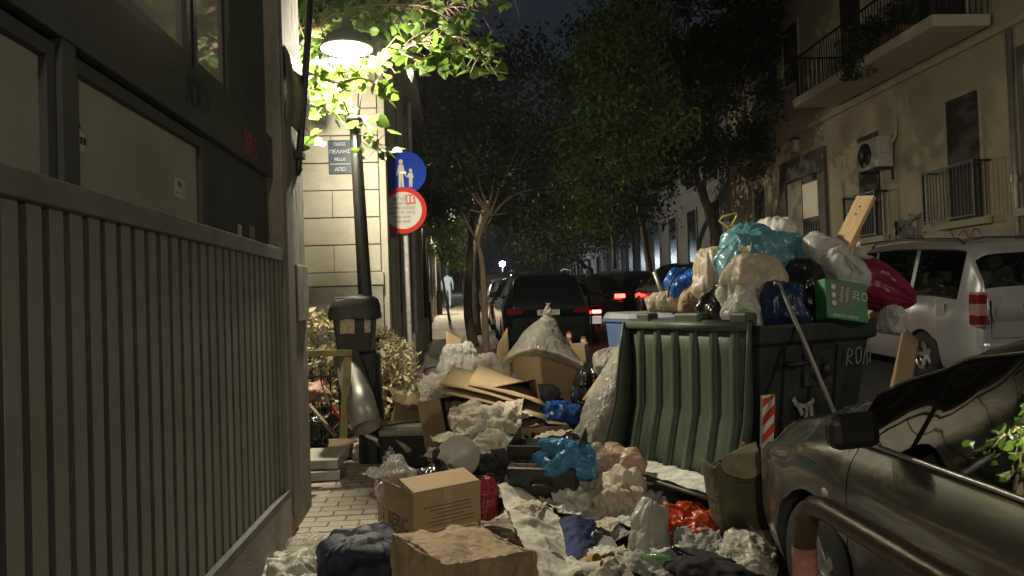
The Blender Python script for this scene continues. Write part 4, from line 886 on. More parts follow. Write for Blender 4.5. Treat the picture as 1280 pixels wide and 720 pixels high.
# stake tied to the young tree beyond
T = thing('tree_stake', 'thin wooden stake beside the walker on the pavement', 'stake', gnd(582, 397)); p0 = gnd(582, 397)
pw(T, 'stake', tube([p0, p0+Vector((-.04, 0, 1.35))], .035, 6), palebark)
# fern like plant hanging from the balcony
rng = np.random.RandomState(41)
T = thing('balcony_plant', 'dark trailing plant hanging over the balcony edge', 'plant', at(1085, 60, 14.6))
C, _ = blob_points([(tuple(at(1085, 60, 14.9)), (.55, .7, .45), 30, 1800, .13), (tuple(at(1063, 92, 15.2)), (.2, .3, .25), 10, 350, .08), (tuple(at(1125, 30, 14.2)), (.5, .8, .35), 24, 1300, .13)], rng)
tag(link('foliage', newmesh('foliage', leafcloud(C, .09, rng)[0]-np.array(T.location), leafcloud(C, .09, rng)[1]), lf_dark, T), kind='stuff')
pw(T, 'planter', box(8.5, 8.8, 13.6, 15.4, 6.365, 6.62), M('terracotta', (.25, .11, .06), .85), bevel=.01)
# variegated shrubs round the lamp post
def shrub(name, label, blobs, seed, n_obj):
    rng = np.random.RandomState(seed); T = thing(name, label, 'shrub', (blobs[0][0][0], blobs[0][0][1], gz(blobs[0][0][1])))
    C, cl = blob_points(blobs, rng); base = Vector(T.location)
    A = [tube([base+Vector((rng.uniform(-.1, .1), rng.uniform(-.1, .1), 0)), base.lerp(Vector(p), .5)+Vector(rng.uniform(-.08, .08, 3)), Vector(p)], [.012, .008, .003], 5, False) for k in cl for p in k[:14]]
    pw(T, 'stems', join(*A), bark)
    V, F = leafcloud(C, .085, rng, .5, .1)
    tag(link('foliage', newmesh('foliage', V-np.array(base), F), lf_pale, T), kind='stuff')
    return T
shrub('garden_shrub', 'pale variegated shrub behind the litter bin and lamp post', [B(400, 425, 7.4, .34, .3, .32, 40, 900, .07), B(430, 470, 7.6, .30, .3, .35, 34, 700, .07), B(385, 480, 7.2, .2, .3, .4, 24, 420, .07)], 51, 0)
shrub('garden_shrub', 'pale variegated shrub between lamp post and traffic sign pole', [B(490, 455, 7.5, .20, .25, .30, 30, 650, .06), B(495, 500, 7.4, .22, .25, .25, 26, 520, .06), B(480, 420, 7.6, .13, .2, .15, 12, 200, .05)], 52, 0)
# broad leaved tree growing over the lamp
rng = np.random.RandomState(61)
T = thing('garden_tree', 'broad leaved tree branching over the lit street lamp', 'tree', (-2.3, 7.4, gz(7.4)))
pw(T, 'trunk', tube(cr(np.array([(-2.3, 7.4, gz(7.4)-.02), (-2.2, 7.3, 1.6), (-2.0, 7.2, 2.8), (-1.75, 7.0, 3.6)]), 12), list(np.linspace(.11, .06, 12)), 10), bark, smooth=True)
br = [[(-1.75, 7.0, 3.6), at(400, 75, 6.9), at(450, 88, 6.95), at(500, 62, 6.7), at(545, 45, 6.5), at(585, 50, 6.4), at(607, 80, 6.5)],
      [(-1.9, 7.1, 3.2), at(385, 125, 6.9), at(420, 140, 6.85), at(455, 150, 6.7), at(466, 175, 6.4), at(478, 190, 6.4)],
      [(-1.75, 7.0, 3.6), at(390, 40, 7.0), at(430, 12, 7.0), at(500, 5, 6.9), at(560, 8, 6.8), at(600, -15, 6.8)],
      [(-1.9, 7.1, 3.3), at(380, 100, 6.9), at(410, 105, 6.9), at(440, 130, 6.8)],
      [(-1.75, 7.0, 3.6), at(385, 10, 7.2), at(420, -40, 7.3), at(520, -50, 7.2), at(660, -30, 6.9)],
      [at(500, 62, 6.2), at(530, 75, 6.2), at(560, 70, 6.2), at(580, 78, 6.2)],
      [at(385, 125, 6.5), at(378, 150, 6.5), at(395, 175, 6.6)],
      [(-1.75, 7.0, 3.6), at(385, 92, 6.4), at(420, 104, 6.22), at(452, 98, 6.2), at(480, 112, 6.25)]]
dens = [130, 48, 170, 40, 150, 28, 22, 46]; sprd = [.10, .085, .20, .10, .25, .07, .10, .08]
pw(T, 'branches', join(*[tube(cr(np.array([tuple(p) for p in q]), 16), list(np.linspace(.022 if i else .03, .004, 16)), 6) for i, q in enumerate(br)]), palebark, smooth=True)
def heart(s, curl=1.):
    o_ = [(0, 0, 0), (.30, -.12, .06), (.52, .12, .10), (.50, .42, .07), (.28, .75, .02), (0, 1.05, -.08)]
    V = [(0, 0, 0), (0, .5, -.04), (0, 1.05, -.10)]; Rr = o_[1:5]; 
    for x, y, z in Rr: V.append((x, y, z))
    for x, y, z in Rr: V.append((-x, y, z))
    F = [(0, 3, 4, 1), (1, 4, 5), (1, 5, 6, 2), (0, 1, 8, 7), (1, 9, 8), (1, 2, 10, 9)]
    return np.array(V)*s, F
LM = [newmesh('leaf', *heart(s)) for s in (.065, .095, .12)]
for m_ in LM: m_.polygons.foreach_set('use_smooth', [True]*len(m_.polygons))
pos = []; roots = []
for q, n, s in zip(br, dens, sprd):
    c = cr(np.array([tuple(p) for p in q]), 60); k = rng.randint(12 if len(q) > 4 else 0, 60, n); pos += [(c[j]+np.clip(rng.normal(size=3), -1.4, 1.4)*s) for j in k]; roots += [c[max(0, j-3)] for j in k]
pos = np.array(pos); roots = np.array(roots); lampc = np.array([HX, LPY, HZ-.1])
ok_ = (np.linalg.norm(pos-lampc, axis=1) > .24) & (pos[:, 2] > 2.85); pos = pos[ok_]; roots = roots[ok_]
tag(pw(T, 'twigs', join(*[tube([Vector(a), Vector(a).lerp(Vector(p), .5)+Vector((0, 0, .02)), Vector(p)], [.004, .003, .002], 4, False) for a, p in zip(roots, pos)]), palebark), kind='stuff')
def lrot(): return (R(rng.uniform(-70, 30)), R(rng.uniform(-50, 50)), rng.uniform(0, 2*PI))
rest = []
inview = lambda p: p[2] < 4.55
cnt = 0
for p in pos:
    if cnt < 290 and inview(p):
        link('leaf', LM[cnt % 3], lf_bright, T, Vector(p)-T.location, lrot()); cnt += 1
    else: rest.append(xf(heart(.10), p, lrot()))
more, _ = blob_points([((-1.9, 7.4, 4.6), (.9, .6, .7), 40, 700, .14), ((-.9, 7.8, 4.9), (1.0, .6, .5), 40, 600, .16), (tuple(at(385, 60, 7.3)), (.25, .3, .5), 16, 260, .1)], rng)
rest += [xf(heart(.10), p, lrot()) for p in more]
tag(pw(T, 'upper_leaves', join(*rest), lf_bright), kind='stuff')
# far bluish street lamp
fl = at(628, 330, 55)
T = thing('street_lamp', 'far street lamp glowing bluish white at the end of the street', 'street lamp', (fl.x, 55, gz(55)))
pw(T, 'post', tube([(fl.x, 55, gz(55)), (fl.x, 55, fl.z-.1)], .06), blackm); 
pw(T, 'globe', xf(lathe([(.02, -.2), (.17, -.13), (.22, 0), (.17, .13), (.02, .2)], 16), fl), emit('far_globe', (.75, .88, 1.0), 60.), smooth=True)
l2 = bpy.data.lights.new('far_lamp_light', 'POINT'); l2.energy = 160; l2.color = (.75, .88, 1.0); l2.shadow_soft_size = .25
o = bpy.data.objects.new('far_lamp_light', l2); COL.objects.link(o); o.location = Vector((fl.x, 54.6, fl.z-.3))-T.location; o.parent = T
# ================================================================== dumpster and what is in it
def plastic(name, col, rough=.32, trl=.25, crease=.5, cs=14., var=.12, alpha=1.): return M(name, col, rough, var=var, vs=5, trl=trl, crease=crease, cs=cs, bump=.15, bs=35, spec=.6, alpha=alpha)
def bag(name, label, cat, p, size, mat, seed, tie=True, rot=(0, 0, 0), crum=.10, lump=.16, pleat=.14, flare=.34, nu=84, nv=120, group=None, flat=0., cell=.09, neck=.10, parent=None, sq=1., form='', aniso=.38, big=.20, fine=.30, ridge=.38):
    """a filled bag: closed pleated profile with gathered neck, dents, creases; base on z = 0 of its own frame"""
    rng = np.random.RandomState(seed); sx, sy, sz = size
    prof = [(0, .02), (.45, 0), (.80, .02), (.97, .16), (1.0, .36), (.90, .58), (.62, .78), (.26, .90), (neck, .955), (neck*1.05, .985), (flare*.75, 1.06), (flare, 1.15)] if tie else [(0, .02), (.45, 0), (.82, .02), (.98, .16), (1.0, .40), (.94, .62), (.76, .82), (.48, .95), (.18, 1.0), (.01, 1.01)]
    if form == 'box': prof = [(0, .0), (.5, 0), (.95, 0), (1.0, .03), (1.0, .3), (.99, .62), (.98, .90), (.955, .985), (.86, 1.0), (.4, 1.02), (.01, 1.02)]
    if form == 'tip': prof = [(0, .02), (.5, 0), (.86, .05), (1.0, .24), (.92, .48), (.66, .74), (.34, .93), (.02, 1.04)]
    pr = cr(np.array(prof), nu); th = np.linspace(0, 2*PI, nv, endpoint=False)
    t = np.linspace(0, 1, nu)[:, None]
    k1, k2, k3 = rng.randint(5, 8), rng.randint(9, 14), rng.randint(15, 22)
    ph = rng.uniform(0, 6.28, 6)
    ple = (.45*np.abs(np.sin(k1*th/2+ph[0]+.8*np.sin(2*th)))+.35*np.abs(np.sin(k2*th/2+ph[1]+.5*np.sin(3*th)))+.2*np.abs(np.sin(k3*th/2+ph[2])))[None]-.5
    up = np.clip((t-.15)/.65, 0, 1)
    r = pr[:, :1]*(1+pleat*2*ple*up**1.4+ (.03*ple))
    low = 1+lump*(np.sin(2*th+ph[3])*.4+np.sin(3*th+ph[4])*.3)[None]*np.sin(np.clip(t*1.3, 0, 1)*PI)
    cs_ = np.sign(np.cos(th))*np.abs(np.cos(th))**sq; sn_ = np.sign(np.sin(th))*np.abs(np.sin(th))**sq
    X = r*low*cs_[None]*sx/2; Y = r*low*sn_[None]*sy/2; Z = np.repeat(pr[:, 1:2], nv, 1)*sz
    if tie: Z = Z+np.where(t > .9, .12*sz*ple*(t-.9)*8, 0)
    P = np.stack([X, Y, Z], -1).reshape(-1, 3)
    m = min(size); ctr = np.array([0, 0, sz*.45]); d = P-ctr; d /= np.linalg.norm(d, axis=1)[:, None]+1e-6
    nz = vnoise(P, 2.6/m, seed)*lump*m*.7+(plnoise(P/(m*.62), rng)+.5*plnoise(P/(m*.34), rng))*big*m*.6*np.clip(P[:, 2]/(sz*.25), 0, 1)
    PA = P*np.array([1, 1, aniso])
    cz = (crumple(PA, rng, cell*1.9, ridge=ridge)-.5)*crum*m*1.2 + (crumple(PA, rng, cell*.6, ridge=ridge)-.5)*crum*m*fine
    P = P+d*(nz+cz)[:, None]
    if flat: P[:, 2] = np.minimum(P[:, 2], sz*(1-flat)+.25*np.maximum(P[:, 2]-sz*(1-flat), 0))
    zz = P[:, 2]; P[:, 2] = np.where(zz < .0, zz*.1, zz)
    VF = gridclosed(P.reshape(nu, nv, 3))
    o = ob(name, VF, mat, parent, True, loc=p, rot=rot)
    if parent is None: tag(o, label, cat, group)
    return o
def sheet(name, label, cat, ctrl, mat, seed, n=(46, 46), amp=.03, cell=.10, solid=.003, fine=.4, group=None, fold=0., fdir=0):
    """a crumpled sheet through a lattice of control points (world coordinates)"""
    rng = np.random.RandomState(seed); A = np.array([[tuple(q) for q in row] for row in ctrl], float)
    A = cr(A, n[0]); A = np.swapaxes(cr(np.swapaxes(A, 0, 1), n[1]), 0, 1)
    du = np.gradient(A, axis=0); dv = np.gradient(A, axis=1); N_ = np.cross(du, dv); N_ /= np.linalg.norm(N_, axis=2)[:, :, None]+1e-9
    P = A.reshape(-1, 3); h_ = (crumple(P, rng, cell, 6, .45/cell)-.45)*amp+(crumple(P, rng, cell*.4, 5, 1.0/cell)-.45)*amp*fine
    if fold:
        u = np.linspace(0, 1, n[fdir]); f = fold*(np.abs(np.sin(u*PI*rng.uniform(3, 5)+.7*np.sin(u*9)))-.5)
        h_ = h_+(np.repeat(f[:, None], n[1], 1) if fdir == 0 else np.repeat(f[None], n[0], 0)).ravel()
    P = P+N_.reshape(-1, 3)*h_[:, None]
    base = P[P[:, 2].argmin()].copy(); base[:2] = P[:, :2].mean(0)
    o = ob(name, (P-base, grid(A)[1]), mat, None, True, loc=base, solid=solid)
    return tag(o, label, cat, group)
gbin = M('green_bin_plastic', (.052, .074, .045), .52, var=.28, vs=5, bump=.2, bs=50, dirt=.7, dcol=(.095, .092, .07), ds=6, stretch=(1, 1, .35))
dbin = M('dark_bin_plastic', (.018, .021, .020), .5, var=.3, vs=3, bump=.2, bs=40, dirt=.55, dcol=(.07, .068, .062), ds=3.2)
grime = M('pale_grime', (.70, .68, .61), .85, var=.35, vs=16, bump=.9, bs=45, stretch=(1, 1, 1), dirt=.35, dcol=(.25, .25, .19), ds=14)
AN = R(23); NC = Vector((1.86, 4.58, 0)); NC.z = rz(2.2, 5.1)
DL, DW, DH = 1.30, 1.08, 1.29      # along hinge (local y), across (local x), height
T = thing('dumpster', 'overfilled dark wheeled dumpster with green lid hanging open', 'dumpster', NC, (0, 0, AN)); T.scale = (1, 1, 1.05)
def dw(x, y, z):                   # dumpster local -> world
    return Vector((NC.x+x*math.cos(AN)-y*math.sin(AN), NC.y+x*math.sin(AN)+y*math.cos(AN), NC.z+z))
h0 = .16
def shell(z, ins): return [(ins, ins*1.3, z), (DW-ins, ins*1.3, z), (DW-ins, DL-ins*1.3, z), (ins, DL-ins*1.3, z)]
outer = [shell(h0, .15), shell(.45, .10), shell(.95, .045), (shell(1.10, .03)), shell(1.101, -.005), shell(1.22, -.01)]
inner = [shell(1.22, .035), shell(.5, .13)]
V = [p for l in outer+inner for p in l]; F = [(3, 2, 1, 0)]+[(4*i+k, 4*i+(k+1) % 4, 4*i+4+(k+1) % 4, 4*i+4+k) for i in range(len(outer)+len(inner)-1) for k in range(4)]+[tuple(range(len(V)-4, len(V)))]
ob('body', (np.array(V), F), dbin, T, bevel=.018)
for q in (.28, .52, .76):          # ribs on the end facing the camera
    ob('end_rib', hexa([(q-.035, .10, .40), (q+.035, .10, .40), (q+.03, .16, .40), (q-.03, .16, .40), (q-.035, .02, 1.08), (q+.035, .02, 1.08), (q+.03, .08, 1.08), (q-.03, .08, 1.08)]), dbin, T, bevel=.008)
tr = ob('trunnion', xf(lathe([(.085, 0), (.085, .02), (.03, .025), (.028, .07), (.040, .075), (.040, .09), (.01, .095)], 20), (.55, .045, .93), (PI/2, 0, 0)), dbin, T, True)
ob('trunnion_plate', cb((.55, .05, .93), (.26, .03, .22)), dbin, T, bevel=.01)
ob('end_handle', tube([(.22, .02, .98), (.22, -.04, .98), (.40, -.04, .98), (.40, .02, .98)], .014), dbin, T, True)
for (x, y) in ((.2, .25), (DW-.2, .25), (.2, DL-.25), (DW-.2, DL-.25)):
    w = ob('caster', xf(lathe([(.02, -.025), (.08, -.025), (.085, 0), (.08, .025), (.02, .025)], 16), (x, y, .085), (0, PI/2, 0)), tyrem, T, True)
    ob('fork', join(box(x-.045, x-.035, y-.03, y+.03, .08, .165), box(x+.035, x+.045, y-.03, y+.03, .08, .165), box(x-.045, x+.045, y-.03, y+.03, .166, .175)), M('zinc_pipe', (.3, .3, .3)), w)
# reflective stripes on the corner by the lid
wst = ob('warning_panel', hexa([(.045, .075, .40), (.155, .082, .40), (.155, .094, .40), (.045, .09, .40), (.035, .035, .80), (.150, .040, .80), (.150, .06, .80), (.035, .05, .80)]), refl, T)
for k in range(4):
    z0 = .40+.11*k; zs = lambda z: (z-.40)/.40
    def yy(x, z): return .073-.041*zs(z)+ (x-.05)*.06
    q = [(.045, z0-.005), (.155, z0+.065), (.155, min(.80, z0+.125)), (.045, z0+.05)]
    q = [(x, max(.402, min(.798, z))) for x, z in q]
    ob('stripe', (np.array([(x-.010*zs(z)*(1 if x < .1 else .5), yy(x, z)-.004, z) for x, z in q]), [(0, 1, 2, 3)]), M('orange_red_reflective', (.62, .07, .025), .4, var=.1), wst)
# scratches and tags on the end
chalk = M('scuffed_plastic', (.30, .30, .29), .8, var=.5, vs=20)
def endmark(strokes, w, s, x, z, mat):
    VF = join(*[stroke(p, w/s) for p in strokes]); A = VF[0]*np.array([1, s, s]); zz = A[:, 2]+z; yy_ = .09-.088*((zz-.40)/.68)-.012
    ob('scuff', (np.stack([A[:, 1]+x, yy_-A[:, 0], zz], 1), VF[1]), mat, T)
endmark([[(0, .9), (.3, .6), (.8, .55), (1.2, .75)], [(.8, .55), (.8, .1), (.7, -.5)], [(1.0, .6), (1.1, .2), (1.2, -.4)], [(.2, .7), (.6, .2)]], .03, .16, .30, .62, chalk)
endmark([[(0, 0), (.1, 1), (.5, .7), (.05, .45), (.5, .1)], [(.9, .1), (.8, .9), (1.2, 1.0), (1.25, .3), (.9, .1)], [(1.5, 0), (1.7, 1), (1.9, 0)], [(2.1, 1), (2.1, .1)]], .010, .11, .78, .93, M('white_marker', (.22, .22, .21), .7))
endmark([[(0, 0), (.1, 1), (.6, 0), (.65, 1)], [(1.0, 0), (1.4, 1), (1.7, 0)], [(.9, 1.6), (1.6, 1.7), (1.2, 1.4), (.9, 1.6)]], .012, .11, .68, .48, M('teal_marker', (.10, .20, .20), .7))
# hinge rail and lid
ob('hinge_bar', tube([(-.03, .03, 1.235), (-.03, DL-.03, 1.235)], .022, 10), dbin, T, True)
for y in (.12, .62, 1.12): ob('hinge_block', cb((-.015, y, 1.255), (.10, .26 if y == .62 else .15, .09)), gbin, T, bevel=.014)
LZ1, LZ0 = 1.235, .27               # lid hangs open outside, like a shallow tray
def lidx(z):                        # back panel, folded at mid height
    u = (LZ1-z)/(LZ1-LZ0); return -.055-.02*u-(.0 if u < .58 else (u-.58)*.22)
zs_ = [LZ1, 1.05, .85, .66, .63, .50, .38, LZ0]
dep = lambda z: .05+.13*min(1, (LZ1-z)/.9)**.8
y0l, y1l = .015, DL-.015
lid = ob('lid', grid(np.array([[(lidx(z), y, z) for y in np.linspace(y0l, y1l, 6)] for z in zs_])), gbin, T, solid=.008)
for y_, s_ in ((y0l, -1), (y1l, 1)):
    wl_ = np.array([[(lidx(z)+(.0 if q == 0 else -dep(z)*(.55 if s_ < 0 else 1.0)*q), y_+s_*.012*q, z) for q in (0, .5, 1)] for z in zs_])
    ob('lid_side', grid(wl_), gbin, lid, solid=.008)
    ob('lid_rim', tube([tuple(r_[-1]) for r_ in wl_], .011, 8), gbin, lid, True)
bl = np.array([[(lidx(LZ0)-q*.27, y, LZ0-.015*q+.0) for q in (0, .5, 1)] for y in np.linspace(y0l, y1l, 6)])
ob('lid_lip', grid(bl), gbin, lid, solid=.008); ob('lid_rim', tube([tuple(r_[-1]) for r_ in bl], .013, 8), gbin, lid, True)
gr = np.array([[(lidx(LZ0)-.005-q*.25, y, LZ0+.012-.012*q) for q in np.linspace(0, 1, 10)] for y in np.linspace(y0l+.02, y1l-.02, 60)])
rng = np.random.RandomState(4); gp = gr.reshape(-1, 3); gp[:, 2] += .014*crumple(gp, rng, .05, 5, 12); gp[:, 0] += np.where(gp[:, 0] > lidx(LZ0)-.03, .01*np.sin(gp[:, 1]*60), 0)
ob('caked_dirt', (gp, grid(gr)[1]), grime, lid, True, solid=.01)
ob('lid_top_roll', tube([(-.075, y0l, LZ1-.02), (-.075, y1l, LZ1-.02)], .030, 10), gbin, lid, True)
for y in np.linspace(y0l+.14, y1l-.14, 6):
    w = .034
    ob('lid_rib', grid(np.array([[(lidx(z)-d_, y+o_, z) for o_, d_ in ((-w, .003), (-w*.62, .035 if z < 1.15 else .012), (w*.62, .035 if z < 1.15 else .012), (w, .003))] for z in zs_[:]])), gbin, lid)
# bags in the heap: pixel, depth, size
beige = plastic('beige_bag', (.60, .52, .40), .42, .35, .45, 12); ivory = plastic('ivory_bag', (.66, .63, .55), .42, .35, .5, 14)
teal = plastic('turquoise_bag', (.16, .38, .45), .28, .3, .5, 11); bluep_ = plastic('bright_blue_bag', (.02, .14, .52), .28, .3, .5, 12)
black = plastic('black_bag', (.012, .012, .013), .24, .0, .6, 12); magenta = plastic('magenta_bag', (.26, .010, .055), .35, .2, .4, 10)
whitebag = plastic('white_bag', (.68, .67, .63), .38, .35, .5, 14); kraft = M('kraft_paper', (.34, .245, .145), .8, var=.14, vs=5, crease=.7, cs=11, bump=.25, bs=60, trl=.05)
clear = plastic('clear_film', (.62, .61, .57), .22, .3, .9, 22, alpha=.38); frost = plastic('frosted_film', (.48, .46, .41), .3, .4, .8, 20, alpha=.75)
navy = plastic('navy_cloth', (.018, .024, .065), .6, .0, .5, 12); dnavy = plastic('dark_blue_bag', (.012, .03, .09), .35, .0, .5, 12)
cardm = M('cardboard', (.36, .25, .145), .85, var=.12, vs=4, bump=.2, bs=70, dirt=.35, dcol=(.2, .135, .075), ds=4)
cardin = M('cardboard_inside', (.27, .18, .10), .9, var=.12, vs=5, bump=.2, bs=60)
G_H = 'rubbish heaped in the dumpster'
def hb(px, py, Y, size, mat, seed, label, name='rubbish_bag', cat='bag', **k):
    c = at(px, py, Y); k.setdefault('rot', (random.uniform(-.2, .2), random.uniform(-.2, .2), random.uniform(0, 6)))
    return bag(name, label, cat, c-Vector((0, 0, size[2]*.45)), size, mat, seed, group=G_H, **k)
hb(915, 400, 5.35, (.75, .6, .55), black, 100, 'black rubbish bag deep in the dumpster under the paler bags', tie=False)
hb(1015, 405, 5.25, (.5, .5, .4), black, 101, 'black rubbish bag under the green carton in the dumpster', tie=False)
hb(895, 355, 5.55, (.30, .34, .50), beige, 102, 'tall beige rubbish bag at the lid side of the heap', tie=False, rot=(0, -.12, .4))
hb(935, 305, 5.45, (.50, .40, .34), teal, 103, 'turquoise rubbish bag lying on the heap with yellow hanger', tie=True, rot=(.5, -.7, .3), crum=.12, flare=.2, pleat=.2)
hb(975, 325, 5.35, (.42, .36, .44), teal, 104, 'round turquoise rubbish bag on top of the heap', tie=False, rot=(.1, .45, 1.0), crum=.12, pleat=.25)
hb(942, 345, 5.1, (.42, .36, .34), beige, 105, 'translucent beige rubbish bag with knotted top', rot=(-.15, -.05, .5), flare=.24, pleat=.2)
hb(925, 372, 5.05, (.32, .28, .26), ivory, 106, 'ivory rubbish bag below the knotted beige bag', tie=False, rot=(0, .1, 2))
hb(930, 392, 4.95, (.30, .26, .24), whitebag, 107, 'crinkled white carrier bag with green print at the dumpster rim', tie=False, rot=(0, .2, 1))
gp_ = ob('green_print', xf(lathe([(.001, .0), (.05, .001), (.06, -.004)], 20, False), at(930, 397, 4.80), (PI/2, 0, .2)), M('green_print', (.12, .30, .06), .5), None)
tag(gp_, 'green round label stuck on the crinkled white bag', 'label')
hb(1028, 325, 5.2, (.50, .40, .30), whitebag, 108, 'grey white rubbish bag lying on the heap beside the plank', tie=True, rot=(.2, 1.0, .2), crum=.13, flare=.25, pleat=.2)
bag('rubbish_bag', 'magenta plastic bag slumping over the dumpster edge', 'bag', at(1062, 346, 5.3), (.36, .30, .50), magenta, 109, tie=False, form='tip', rot=(0, R(113), R(-6)), crum=.08, lump=.06, big=.10, group=G_H)
hb(858, 352, 5.75, (.24, .24, .22), bluep_, 110, 'bright blue rubbish bag behind the dumpster lid', tie=False, rot=(0, -.2, 0), crum=.16)
hb(835, 378, 5.80, (.34, .25, .18), beige, 111, 'flat beige bag on the far corner of the dumpster', tie=False)
hb(870, 376, 5.6, (.24, .22, .18), kraft, 112, 'brown paper bag on the far corner of the dumpster', tie=False)
hb(968, 285, 5.6, (.36, .25, .16), whitebag, 113, 'small white bag behind the turquoise bags', tie=False)
hb(975, 385, 4.95, (.30, .30, .36), dnavy, 114, 'dark blue bag between rubbish and leaning pole', tie=False)
hb(995, 360, 5.2, (.40, .34, .36), black, 115, 'open black rubbish bag behind the green carton', tie=False, crum=.15)
hb(1108, 395, 5.3, (.22, .2, .10), kraft, 116, 'crushed brown paper under the magenta bag', tie=False, crum=.2)
# green carton with print
gcm = M('green_carton', (.02, .16, .05), .5, var=.15, vs=6); 
c = at(1052, 377, 4.82)
T = thing('green_carton', 'green printed carton with the number 20 leaning on the dumpster', 'carton', c-Vector((0, 0, .16)), (R(-12), R(9), R(12)))
ob('carton', cb((0, 0, .16), (.33, .11, .27)), gcm, T, bevel=.006)
ob('grey_field', cb((-.035, -.0565, .19), (.19, .002, .17)), M('carton_grey', (.10, .115, .10), .5, var=.2), T)
text('20', .07, whm, T, (.075, -.0585, .20), (PI/2, R(-80), 0)); 
for i, s_ in enumerate(('lediflex', 'balance')): text(s_, .036, whm, T, (-.0-.045*i, -.0585, .20), (PI/2, R(-80), 0))
for i in range(3): ob('leaf_print', xf(lathe([(.001, .001), (.016, .001), (.018, 0)], 10, False), (-.105, -.0575, .13+.055*i), (PI/2, 0, 0), (1, 1, 1.0)), whm, T)
ob('logo', xf(lathe([(.022, .001), (.03, .001), (.03, 0)], 16, False), (.14, -.0565, .20), (PI/2, 0, 0), (.8, 1, 1.6)), whm, T)
ob('pale_edge', cb((-.02, -.0566, .05), (.20, .002, .02)), M('carton_pale', (.2, .32, .18), .5, var=.5, vs=40), T)
# plank, white lath, hanger, pole
woodm = M('pine_wood', (.50, .34, .18), .7, var=.25, vs=8, bump=.25, bs=30, stretch=(6, 6, .6), dirt=.2, dcol=(.3, .19, .1))
p0, p1 = at(1035, 345, 5.3), at(1083, 246, 5.4)
d_ = p1-p0
T = thing('wooden_plank', 'pale pine plank sticking up out of the rubbish heap', 'plank', p0)
T.rotation_euler = d_.to_track_quat('Z', 'Y').to_euler(); ln = d_.length
T.rotation_euler.rotate_axis('Z', R(12))
ob('board', cb((0, 0, ln/2-.05), (.145, .035, ln+.1)), woodm, T, bevel=.003)
for q in (.10, .17): ob('screw_hole', xf(lathe([(.001, .0008), (.008, .0008), (.008, 0)], 10, False), (.0, -.018, ln-q), (PI/2, 0, 0)), hubdark, T); ob('screw_hole', xf(lathe([(.001, .0008), (.008, .0008), (.008, 0)], 10, False), (.0, .018, ln-q), (-PI/2, 0, 0)), hubdark, T)
pa, pb = at(1050, 310, 5.05), at(1080, 341, 4.98)
T = thing('white_lath', 'short white plastic lath lying on the grey white bag', 'lath', pb)
pw(T, 'lath', tube([pa, pb], .016, 6), whitebag)
T = thing('coat_hanger', 'yellow plastic coat hanger standing on the turquoise bag', 'hanger', at(910, 295, 5.45))
pw(T, 'frame', tube([at(908, 296, 5.45), at(911, 285, 5.45), at(899, 276, 5.45), at(903, 271, 5.45), at(920, 266, 5.45), at(921, 270, 5.45), at(912, 286, 5.45)], .007, 7), M('yellow_plastic', (.55, .45, .05), .4), smooth=True)
pa, pb = at(975, 356, 4.85), at(1040, 510, 4.35)
T = thing('metal_pole', 'grey metal pole leaning against the end of the dumpster', 'pole', pb)
pw(T, 'rod', tube([pa+Vector((-.04, 0, .012)), pa, pa.lerp(pb, .12), pa.lerp(pb, 1.15)], .015, 10), M('dull_steel', (.30, .29, .26), .5, .5, var=.3, dirt=.4), smooth=True)
pa, pb = at(818, 340, 5.9), at(832, 378, 5.85)
T = thing('metal_pole', 'short grey stick poking up from the far corner of the heap', 'stick', pb)
pw(T, 'rod', tube([pa, pb], .018, 8), M('dull_steel', (.3, .29, .26)), smooth=True)
T = thing('black_cable', 'black cable looped over the bright blue bag', 'cable', at(850, 375, 5.6))
pw(T, 'cable', tube(cr(np.array([tuple(at(x, y, 5.62)) for x, y in ((835, 372), (838, 355), (850, 340), (872, 333), (880, 338))]), 20), .008, 6), trimk, smooth=True)
# blue recycling bin behind
T = thing('blue_bin', 'pale blue recycling bin behind the hanging green lid', 'bin', (2.16, 9.0, rz(2.16, 9.0)), (0, 0, R(12)))
blueb = M('blue_bin_plastic', (.16, .24, .48), .45, var=.12, dirt=.2, dcol=(.2, .22, .3))
ob('body', hexa([(-.24, -.26, .10), (.24, -.26, .10), (.24, .26, .10), (-.24, .26, .10), (-.30, -.34, 1.04), (.30, -.34, 1.04), (.30, .34, 1.04), (-.30, .34, 1.04)]), blueb, T, bevel=.025)
ob('rim', join(box(-.33, .33, -.37, .37, 1.041, 1.075)), blueb, T, bevel=.01)
ob('lid', hexa([(-.33, -.37, 1.078), (.33, -.37, 1.078), (.33, .37, 1.078), (-.33, .37, 1.078), (-.28, -.30, 1.14), (.28, -.30, 1.14), (.28, .35, 1.16), (-.28, .35, 1.16)]), M('pale_lid', (.50, .52, .55), .5), T, bevel=.02)
for s in (-1, 1): ob('wheel', xf(lathe([(.02, -.03), (.1, -.03), (.1, .03), (.02, .03)], 16), (s*.27, .22, .10), (0, PI/2, 0)), tyrem, T, True)
ob('handle', tube([(-.26, -.35, .98), (-.26, -.40, 1.0), (.26, -.40, 1.0), (.26, -.35, .98)], .014), blueb, T, True)
